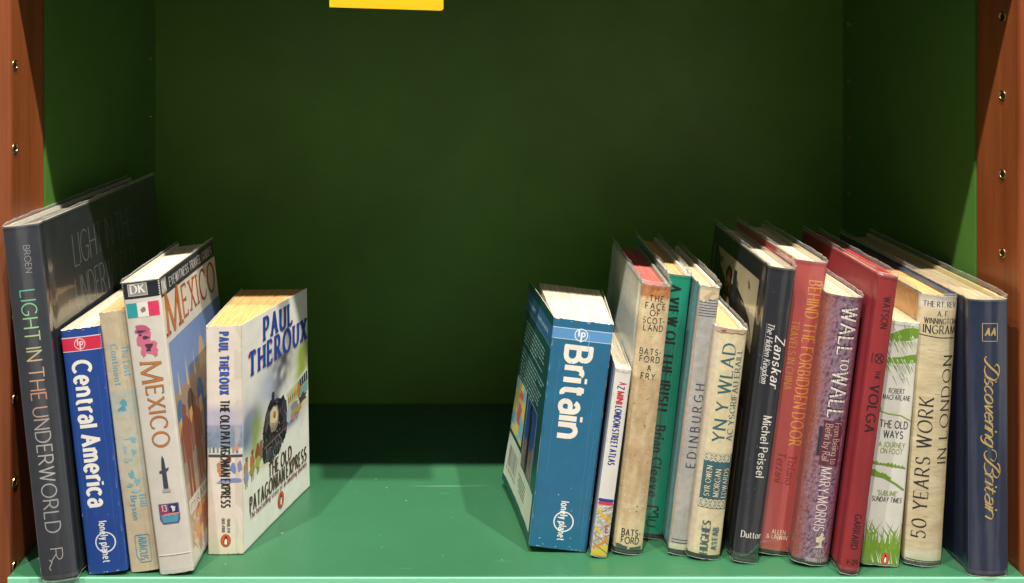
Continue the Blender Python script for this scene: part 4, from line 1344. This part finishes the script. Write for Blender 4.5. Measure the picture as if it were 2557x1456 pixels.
# ---- dark Himalayan hardback
def a12(S, h, t, rng):
    f = fr(h, 667, 1402)
    S.text('Zanskar', 7.4, f(836), f(966), u=4.6, col='#efe6e0', w=.17, contrast=.65, slant=.3, serif=.05)
    S.text('The Hidden Kingdom', 4.6, f(806), f(957), u=-3.4, col='#d9d6d2', **ITAL)
    S.line([(-6.6, f(808)), (-6.6, f(957))], .3, '#8a8a8e')
    S.text('Michel Peissel', 6.4, f(1036), f(1190), u=2.6, col='#e4e0d8', w=.15, contrast=.55, serif=.04)
    S.text('Dutton', 5.0, f(1340), 16.5, u=2.2, way='h', col='#e4e0d8', **SERIF)
    S.hold()
    for k in range(18): S.blob(rng.uniform(-9, 9), rng.uniform(6, 226), .25, .3, '#8f9298', rng, .5, 6)
    S.hold(False)
def a12l(S, h, d, rng):
    D = lambda q: d * q
    H = lambda q: h * (1 - (q * .58 + .012))
    def wall(x, y):
        n = nz(x * 4, y * 5, 3)
        c = mix(lin('#a39a80'), lin('#b8ae92'), .5 + n)
        if nz(x * 6 + 2, y * 9, 8) > .38: c = lin('#5f5844')
        if y < .66: c = mix(c, lin('#4a4030'), .7)
        if y < .5: c = mix(lin('#54432f'), lin('#6a563c'), .5 + n)
        return c
    S.paint(D(.10), D(.94), h * .08, H(.1), wall, 40, 50)
    bk = '#17171a'
    S.fan([(D(.93), H(.1)), (D(.86), H(.1)), (D(.80), H(.20)), (D(.66), H(.27)), (D(.60), H(.36)), (D(.93), H(.44))], bk)
    Q = lambda q: h * (1 - q)
    S.fan([(D(.62), Q(.20)), (D(.55), Q(.165)), (D(.42), Q(.16)), (D(.30), Q(.185)), (D(.18), Q(.225)), (D(.10), Q(.30)), (D(.10), Q(.52)), (D(.90), Q(.52)), (D(.90), Q(.30)), (D(.74), Q(.24))], '#1c1a19')
    S.fan([(D(.20), Q(.24)), (D(.10), Q(.29)), (D(.10), Q(.33)), (D(.30), Q(.27))], '#9a8a70')
    S.fan([(D(.52), H(.16)), (D(.46), H(.16)), (D(.44), H(.36)), (D(.52), H(.36))], '#2a2c30')
    S.blob(D(.60), H(.27), 8, 13, '#8f6a4a', rng, .08); S.blob(D(.60), H(.23), 9, 9, '#17171a', rng, .1)
    S.blob(D(.60), H(.285), 7, 12, '#7a4a34', rng, .08); S.blob(D(.60), H(.255), 5, 3, '#a07a58', rng, .2)
    for k in (-1, 1): S.blob(D(.6) + k * 2.6, H(.282), 1.3, .8, '#241a14', rng, .2, 8)
    S.blob(D(.6), H(.305), 1.5, 3, '#94604a', rng, .2); S.blob(D(.6), H(.345), 5.5, 7, '#2b2622', rng, .2); S.blob(D(.6), H(.335), 2.4, .7, '#6a3a30', rng, .2, 8)
    S.blob(D(.60), H(.40), 9, 5, '#9a8a70', rng, .4)
book('tall black hardback with white title, bearded man in dark robe on its cover', .2186, .0171, 7.4, 19.6, 230.5, 157, aL=1.6, aR=1.6, bulge=1.6, hard=True, zb=4.5, sleeve=4.0, mat=M_JACKET,
     spine_col='#1f232b', left_col='#1d1f24', right_col='#3a3430', page_col='#ddd3bc', art=a12, left_art=a12l, seed=14, t_top=21, board_col='#46524c', inside_col='#a39a88')

# ---- red hardback
def a13(S, h, t, rng):
    f = fr(h, 650, 1384)
    k = dict(w=.15, contrast=.55, serif=.07, space=.36)
    S.text('BEHIND THE FORBIDDEN DOOR', 9.4, f(698), f(1112), u=5.0, col='#d99446', **k)
    S.text('TRAVELS IN CHINA', 5.6, f(802), f(975), u=-6.0, col='#cf8a44', **k)
    S.text('Tiziano', 6.4, f(1133), f(1208), u=4.6, col='#8c2c30', w=.14, contrast=.5, serif=.06, slant=.1)
    S.text('Terzani', 6.4, f(1130), f(1206), u=-3.6, col='#8c2c30', w=.14, contrast=.5, serif=.06, slant=.1)
    S.text('ALLEN', 3.4, f(1332), 11, u=1.6, way='h', col='#ecd8bc', **SANS)
    S.text('& UNWIN', 3.4, f(1345), 16.5, u=.6, way='h', col='#ecd8bc', **SANS)
    S.hold()
    for k_ in range(14):
        S.blob(12.0, rng.uniform(10, 150), .8, rng.uniform(1, 3), rng.choice(['#4a2a20', '#b7a048', '#6a3a24']), rng, .4, 8)
    S.hold(False)
book('tall bright red hardback with orange yellow title, right of the black one', .2442, .0262, 7.38, 24.5, 233, 146, aL=.6, aR=.6, bulge=.8, hard=True, zb=3.5, sleeve=3.0, mat=M_JACKET,
     spine_col='#b4504c', left_col='#a43634', right_col='#4a3a30', page_col='#ded3ba', art=a13, seed=15, board_col='#2b3030', inside_col='#b9ad94', t_top=26)

# ---- purple speckled
def wall_col(u, v):
    n = nz(u * .5, v * .5, 1) + .8 * nz(u * 1.3, v * 1.3, 2)
    c = mix(lin('#6f5878'), lin('#a5869c'), .5 + n * .9)
    if n < -.25: c = mix(c, lin('#2b2740'), .75)
    e = (u + 16) / 12 + .3 * nz(u * .1, v * .04, 9)
    if e < 1: c = mix(mix(lin('#a5543f'), lin('#7a4038'), .5 + n), c, max(0, e))
    if u > 8: c = mix(c, lin('#7c4660'), min(.8, (u - 8) / 6))
    return c
def a14(S, h, t, rng):
    f = fr(h, 732, 1400)
    o = ('#1d1826', .09)
    k = dict(w=.14, contrast=.5, serif=.05)
    S.text('WALL', 12.4, f(760), f(880), u=4.0, col='#ece4dc', outline=o, **k)
    S.text('TO', 6.6, f(886), f(916), u=5.0, col='#ece4dc', outline=o, w=.2, contrast=.5, serif=.08)
    S.text('WALL', 12.4, f(920), f(1036), u=3.0, col='#ece4dc', outline=o, **k)
    S.rect(-7.6, -5.0, f(1130), f(1058), '#2b2430')
    S.rect(-5.0, 10.4, f(1152), f(1041), '#5d2636', 12)
    S.text('From Beijing to', 5.4, f(1046), f(1149), u=6.4, col='#d9b7b0', **LIGHTS)
    S.text('Berlin by Rail', 5.4, f(1050), f(1142), u=-.6, col='#d9b7b0', **LIGHTS)
    S.text('MARY MORRIS', 8.2, f(1157), f(1316), u=1.6, col='#ecd9d6', w=.12, contrast=.35, serif=.03, space=.3)
    c = '#d8d0b4'; v = f(1342)
    S.hold()
    for q in range(12): S.blob(4.5 + rng.uniform(-3, 3), v + 3 + rng.uniform(-2.4, 3), 1.6, 1.4, c, rng, .4, 8)
    S.hold(False)
    S.fan([(3.8, v + 2), (5.2, v + 2), (5.6, v - 3), (8, v - 4.4), (-1.0, v - 4.4), (3.4, v - 3)], c)
    S.text('NAN A.', 2.6, f(1368), 9.5, u=4.4, way='h', col='#b9a8b0', **SANS)
    S.text('TALESE', 2.6, f(1378), 10, u=4.4, way='h', col='#b9a8b0', **SANS)
    S.text('DOUBLEDAY', 3.0, f(1392), 17.5, u=3.4, way='h', col='#d5c3c6', **SERIF)
book('purple speckled hardback with white title outlined in black', .2686, .0155, 7.5, 28.5, 209, 146, aL=.8, aR=.8, bulge=4.2, hard=True, zb=3.0, sleeve=3.2, mat=M_SPECKLE,
     spine_col=wall_col, left_col='#7a4a48', right_col='#6d4a58', page_col='#e0d3b4', art=a14, seed=16, board_col='#3d3540')

# ---- crimson cloth book
def volga_col(u, v):
    return mix(lin('#85242a'), lin('#9a2c31'), .5 + .5 * nz(u * .08, v * .02, 7) + .3 * nz(u * 3, v * 3))
def a15(S, h, t, rng):
    f = fr(h, 690, 1434)
    ink = '#2c1418'
    S.text('WATSON', 5.0, f(742), f(822), u=.6, col=ink, w=.17, contrast=.2)
    v = f(895)
    S.ring(.6, v, 3.4, 3.6, .7, ink); S.line([(-2.5, v + 3), (1, v), (3.4, v - 3.2)], .9, ink); S.line([(-2, v - 3), (2.6, v + 3)], .8, ink); S.line([(-4.6, v + 4), (-4.9, v), (-4.4, v - 4)], .7, ink)
    S.text('THE', 3.2, f(925), f(948), u=.8, col=ink, w=.17)
    S.text('VOLGA', 6.8, f(962), f(1082), u=.2, col=ink, w=.19, contrast=.35)
    S.text('GARRARD', 5.0, f(1284), f(1372), u=.6, col=ink, w=.16, contrast=.2)
    S.text('V-29', 3.6, f(1408), 9, u=.6, way='h', col='#3a1418', w=.2)
book('crimson cloth hardback with black lettering, right of the purple one', .2930, .0020, 7.64, 14, 228.5, 158, aL=1.9, aR=1.9, bulge=1.0, hard=True, zb=3.0, sleeve=3.4, mat=M_CLOTH,
     spine_col=volga_col, left_col='#8a2730', right_col='#9c2a2e', page_col='#cfc0a0', inside_col='#b52a30', art=a15, seed=17, board_col='#7a2830')

# ---- white and green walking paperback
def a16(S, h, t, rng):
    f = fr(h, 805, 1414)
    g = '#6f962c'; ink = '#33332f'
    # clouds of slanting green strokes
    S.fan([(-14, f(838)), (-7, f(838)), (-3, f(830)), (3, f(822)), (9, f(818)), (14, f(820)), (14, f(842)), (8, f(850)), (-2, f(856)), (-14, f(852))], g)
    S.fan([(-14, f(893)), (-6, f(896)), (2, f(893)), (9, f(886)), (14, f(884)), (14, f(905)), (4, f(909)), (-6, f(910)), (-14, f(912))], g)
    S.hold()
    for k in range(120):
        x = rng.uniform(-14, 11); up = rng.random() < .5
        y = rng.uniform(846, 868) if up else rng.uniform(902, 928)
        l = rng.uniform(3, 8.5); x1 = min(14, x + l * .6)
        S.line([(x, f(y) + 3), (x1, f(y) - (x1 - x) / .6 + 3)], rng.uniform(.3, .7), g if rng.random() < .72 else '#dedfd4', True)
    S.hold(False)
    S.fan([(-14, f(808)), (-8, f(806)), (-3, f(814)), (-4, f(824)), (-8, f(832)), (-14, f(836))], '#d6d6ce')
    S.hold()
    for k in range(46):
        x = rng.uniform(-13, 11); y = rng.choice([rng.uniform(848, 885), rng.uniform(905, 955), rng.uniform(812, 835)])
        l = rng.uniform(3, 8)
        S.line([(x, f(y)), (x + l * .55, f(y) - l)], rng.uniform(.25, .6), rng.choice([g, '#e2e1d8', g, '#86a846']), True)
    S.hold(False)
    S.text('ROBERT', 3.6, f(984), 12.5, u=1, way='h', col=ink, **SANS); S.text('MACFARLANE', 3.6, f(1000), 21.5, u=1.4, way='h', col=ink, **SANS)
    S.line([(-12, f(1030)), (-4, f(1036)), (6, f(1038)), (14, f(1050))], .8, '#86a03c'); S.blob(-11.5, f(1026), 1.6, 2.4, g, rng, .3)
    S.text('THE OLD', 5.4, f(1070), 22, u=1, way='h', col=ink, w=.15); S.text('WAYS', 5.4, f(1095), 15.5, u=1.2, way='h', col=ink, w=.15)
    S.text('A JOURNEY', 3.7, f(1118), 20.5, u=.8, way='h', col='#7d9440', **SANS); S.text('ON FOOT', 3.7, f(1134), 17.5, u=1, way='h', col='#7d9440', **SANS)
    S.line([(-13, f(1162)), (0, f(1163)), (13, f(1168))], 1.0, g)
    S.hold()
    for k in range(9): S.blob(-12 + 2.8 * k, f(1160 + .6 * k), rng.uniform(.8, 1.8), rng.uniform(.6, 1.8), g, rng, .3, 9)
    S.hold(False)
    S.line([(-13, f(1190)), (-3, f(1194)), (6, f(1208)), (13, f(1222))], 1.5, g)
    S.hold()
    for k in range(8): S.blob(-12 + 1.9 * k, f(1182 + 1.8 * k), rng.uniform(1.0, 2), rng.uniform(1, 2.4), g, rng, .3, 9)
    S.hold(False)
    S.text("`SUBLIME'", 3.5, f(1238), 16, u=.4, way='h', col='#7d9440', slant=.1, **SANS); S.text('SUNDAY TIMES', 3.5, f(1254), 23, u=.4, way='h', col=ink, slant=.15, **SANS)
    S.rect(-14.2, 14.2, .4, f(1358), g, 16)
    S.hold()
    for k in range(60):
        x = rng.uniform(-14, 14); b = f(1362); l = rng.uniform(4, 22) * (1.0 if abs(x) > 4 else .8)
        S.line([(x, b - 3), (x + rng.uniform(-.5, 1) * l * .12, b + l * .5), (max(-14, min(14, x + rng.uniform(-.35, .35) * l)), b + l)], rng.uniform(.8, 2.0), rng.choice([g, g, '#7fa33a']), True)
    S.hold(False)
    S.hold()
    for k in range(12):
        x = rng.uniform(-13, 13); l = rng.uniform(8, 16)
        S.line([(x, 2), (x - 1, l * .5), (x - rng.uniform(1, 5), l)], .6, '#dfe0d0', True)
    S.hold(False)
    penguin(S, 3.2, f(1396), 3.2, 4.6)
def ways_col(u, v):
    return mix(lin('#cfcec4'), lin('#dbdad0'), .5 + .6 * nz(u * .1, v * .04))
book('white paperback with green grass and hedges drawn down its spine', .3216, .0125, 5.0, 28.6, 189, 126, aL=1.6, aR=1.2, mat=M_PAPERBACK, spine_col=ways_col, left_col='#c7c9ba', right_col='#cfcfc2',
     page_col='#ecdcae', art=a16, seed=18, sleeve=1.0, zb=.4, wobble=.2, bulge=.5)

# ---- cream London book
def fifty_col(u, v):
    c = mix(lin('#bfae88'), lin('#d4c7a4'), .5 + .5 * nz(u * .07, v * .12, 3) + .35 * nz(u * .2, v * .5, 5))
    if v > 199: c = mix(c, lin('#dad8d0'), .6)
    if v < 12: c = mix(c, lin('#c9cdb8'), .6)
    if u > 10: c = mix(c, lin('#b8a278'), .5)
    return c
def a17(S, h, t, rng):
    f = fr(h, 727, 1400)
    ink = '#23242a'
    S.text('THE RT. REV.', 4.2, f(755), 27, u=.8, way='h', col=ink, **SERIF); S.text('A. F.', 4.0, f(778), 9.6, u=2.5, way='h', col=ink, **SERIF)
    S.text('WINNINGTON', 4.2, f(797), 26, u=1.6, way='h', col=ink, **SERIF); S.text('INGRAM', 6.2, f(821), 26.5, u=1.4, way='h', col=ink, **SERIF)
    S.line([(-14, f(827)), (0, f(831)), (14.5, f(831))], .7, ink)
    S.text('50 YEARS WORK', 10.2, f(1330), f(978), u=-6.0, way='up', col=ink, w=.14, contrast=.74, serif=.09, space=.5)
    S.text('IN LONDON', 7.8, f(1142), f(873), u=9.0, way='up', col=ink, w=.14, contrast=.74, serif=.09, space=.5)
    S.line([(-14, f(1386)), (14, f(1388))], .6, ink)
    S.text('LONGMANS', 3.0, f(1398), 22, u=.4, way='h', col='#6b6250', **SERIF)
    S.hold()
    for k in range(30):
        v = rng.uniform(15, 190); x = rng.uniform(-12, 6)
        S.line([(x, v), (x + rng.uniform(2, 8), v + rng.uniform(-1, 1))], rng.uniform(.15, .4), rng.choice(['#e4d8b4', '#ab966a', '#e4d8b4']), True)
    S.hold(False)
book('cream creased hardback with black upward title beside the navy one', .3555, .0150, 3.54, 28.5, 209, 150, aL=1.4, aR=.8, bulge=3.6, hard=True, zb=3.0, sleeve=3.4, mat=M_CREASED,
     spine_col=fifty_col, left_col='#b08a58', right_col='#5a6a80', page_col='#dcae70', inside_col='#3a4c68', art=a17, seed=19, wobble=.35, board_col='#5f6a60')

# ---- navy book with gold script
def a18(S, h, t, rng):
    f = fr(h, 750, 1438)
    g = '#b9a061'
    S.line([(-5.5, f(809)), (5.8, f(809)), (5.8, f(853)), (-5.5, f(853)), (-5.5, f(809))], .5, g)
    S.text('AA', 5.4, f(839), 8.6, u=.2, way='h', col=g, w=.26, contrast=.2, slant=.2)
    # running script, read downwards: x goes down the spine, y goes to the right
    def script(word, v0, v1, cap, u, tracking=.14):
        sts, tot = strokes_of(word, 1, tracking, .3, .64, 1)
        sx = (v0 - v1) / (tot + .3)
        def P(p):
            return (u - cap * .42 + p[1] * cap * .92, v0 - (p[0] * sx + .55 * p[1] * cap * .92))
        for st in sts:
            S.n += 0
            o = S._up(); c = lin(g)
            pts = [P(p) for p in st]
            for q in pen_quads(pts, cap * .135, .74, R(62), 1.0): S.quad(q, c, o)
        # joining hairlines along the foot of the letters
        x = 0.0
        for i, ch in enumerate(word):
            w = max(p[0] for s_ in GLYPH[ch] for p in s_)
            if i:
                S.line([P((x - tracking - .06, .03)), P((x - tracking * .4, .10)), P((x + .05, .40))], .42, g)
            x += w + tracking
    script('iscovering', f(938), f(1116), 10, .2, .14)
    script('ritain', f(1180), f(1300), 10, .2, .14)
    # looped capitals
    def sw(pts, w):
        o = S._up(); c = lin(g)
        sm = []
        n = len(pts)
        for i in range(n - 1):
            p0, p1, p2, p3 = pts[max(0, i - 1)], pts[i], pts[i + 1], pts[min(n - 1, i + 2)]
            for k in range(5):
                q = k / 5
                sm.append(tuple(.5 * ((2 * p1[j]) + (-p0[j] + p2[j]) * q + (2 * p0[j] - 5 * p1[j] + 4 * p2[j] - p3[j]) * q * q + (-p0[j] + 3 * p1[j] - 3 * p2[j] + p3[j]) * q ** 3) for j in (0, 1)))
        sm.append(pts[-1])
        for q in pen_quads(sm, w, .72, R(60), 1.0): S.quad(q, c, o)
    v = f(900)
    sw([(-2.6, v + 3), (-4, v + 1.5), (-3.4, v - 1), (0, v - 5), (4.5, v - 9), (6.6, v - 12)], 1.5)
    sw([(-3.5, v - 4), (-4.2, v - 8), (-2, v - 13), (3, v - 15), (6.4, v - 12), (7, v - 6), (5, v - 3.2), (3.4, v - 5)], 1.3)
    v = f(1124)
    sw([(-2.6, v), (-4.4, v - 2), (-3.6, v - 6), (.5, v - 10), (5, v - 14), (6.6, v - 17)], 1.5)
    sw([(1, v + 1), (4, v - 1), (4.6, v - 5), (2.5, v - 8), (0, v - 6)], .8)
    sw([(-4, v - 9), (-4.4, v - 13), (-2.4, v - 17.5), (.6, v - 17), (1.4, v - 13.5), (2.4, v - 18.5), (5.2, v - 20.5), (7.4, v - 17), (7, v - 12), (5.4, v - 9.6)], 1.2)
def aa_col(u, v):
    return mix(lin('#1b253d'), lin('#222f4c'), .5 + .5 * nz(u * .1, v * .02))
book('navy hardback with gold script title and square emblem, against the right upright', .3990, .0020, -.1, 29.5, 210, 225, aL=.4, aR=.5, bulge=2.4, hard=True, zb=2.0, sleeve=4.0, mat=M_JACKET,
     spine_col=aa_col, left_col='#23283a', right_col='#1e2c4e', page_col='#b3a98a', inside_col='#cdbb84', art=a18, seed=20, board_col='#23304c')
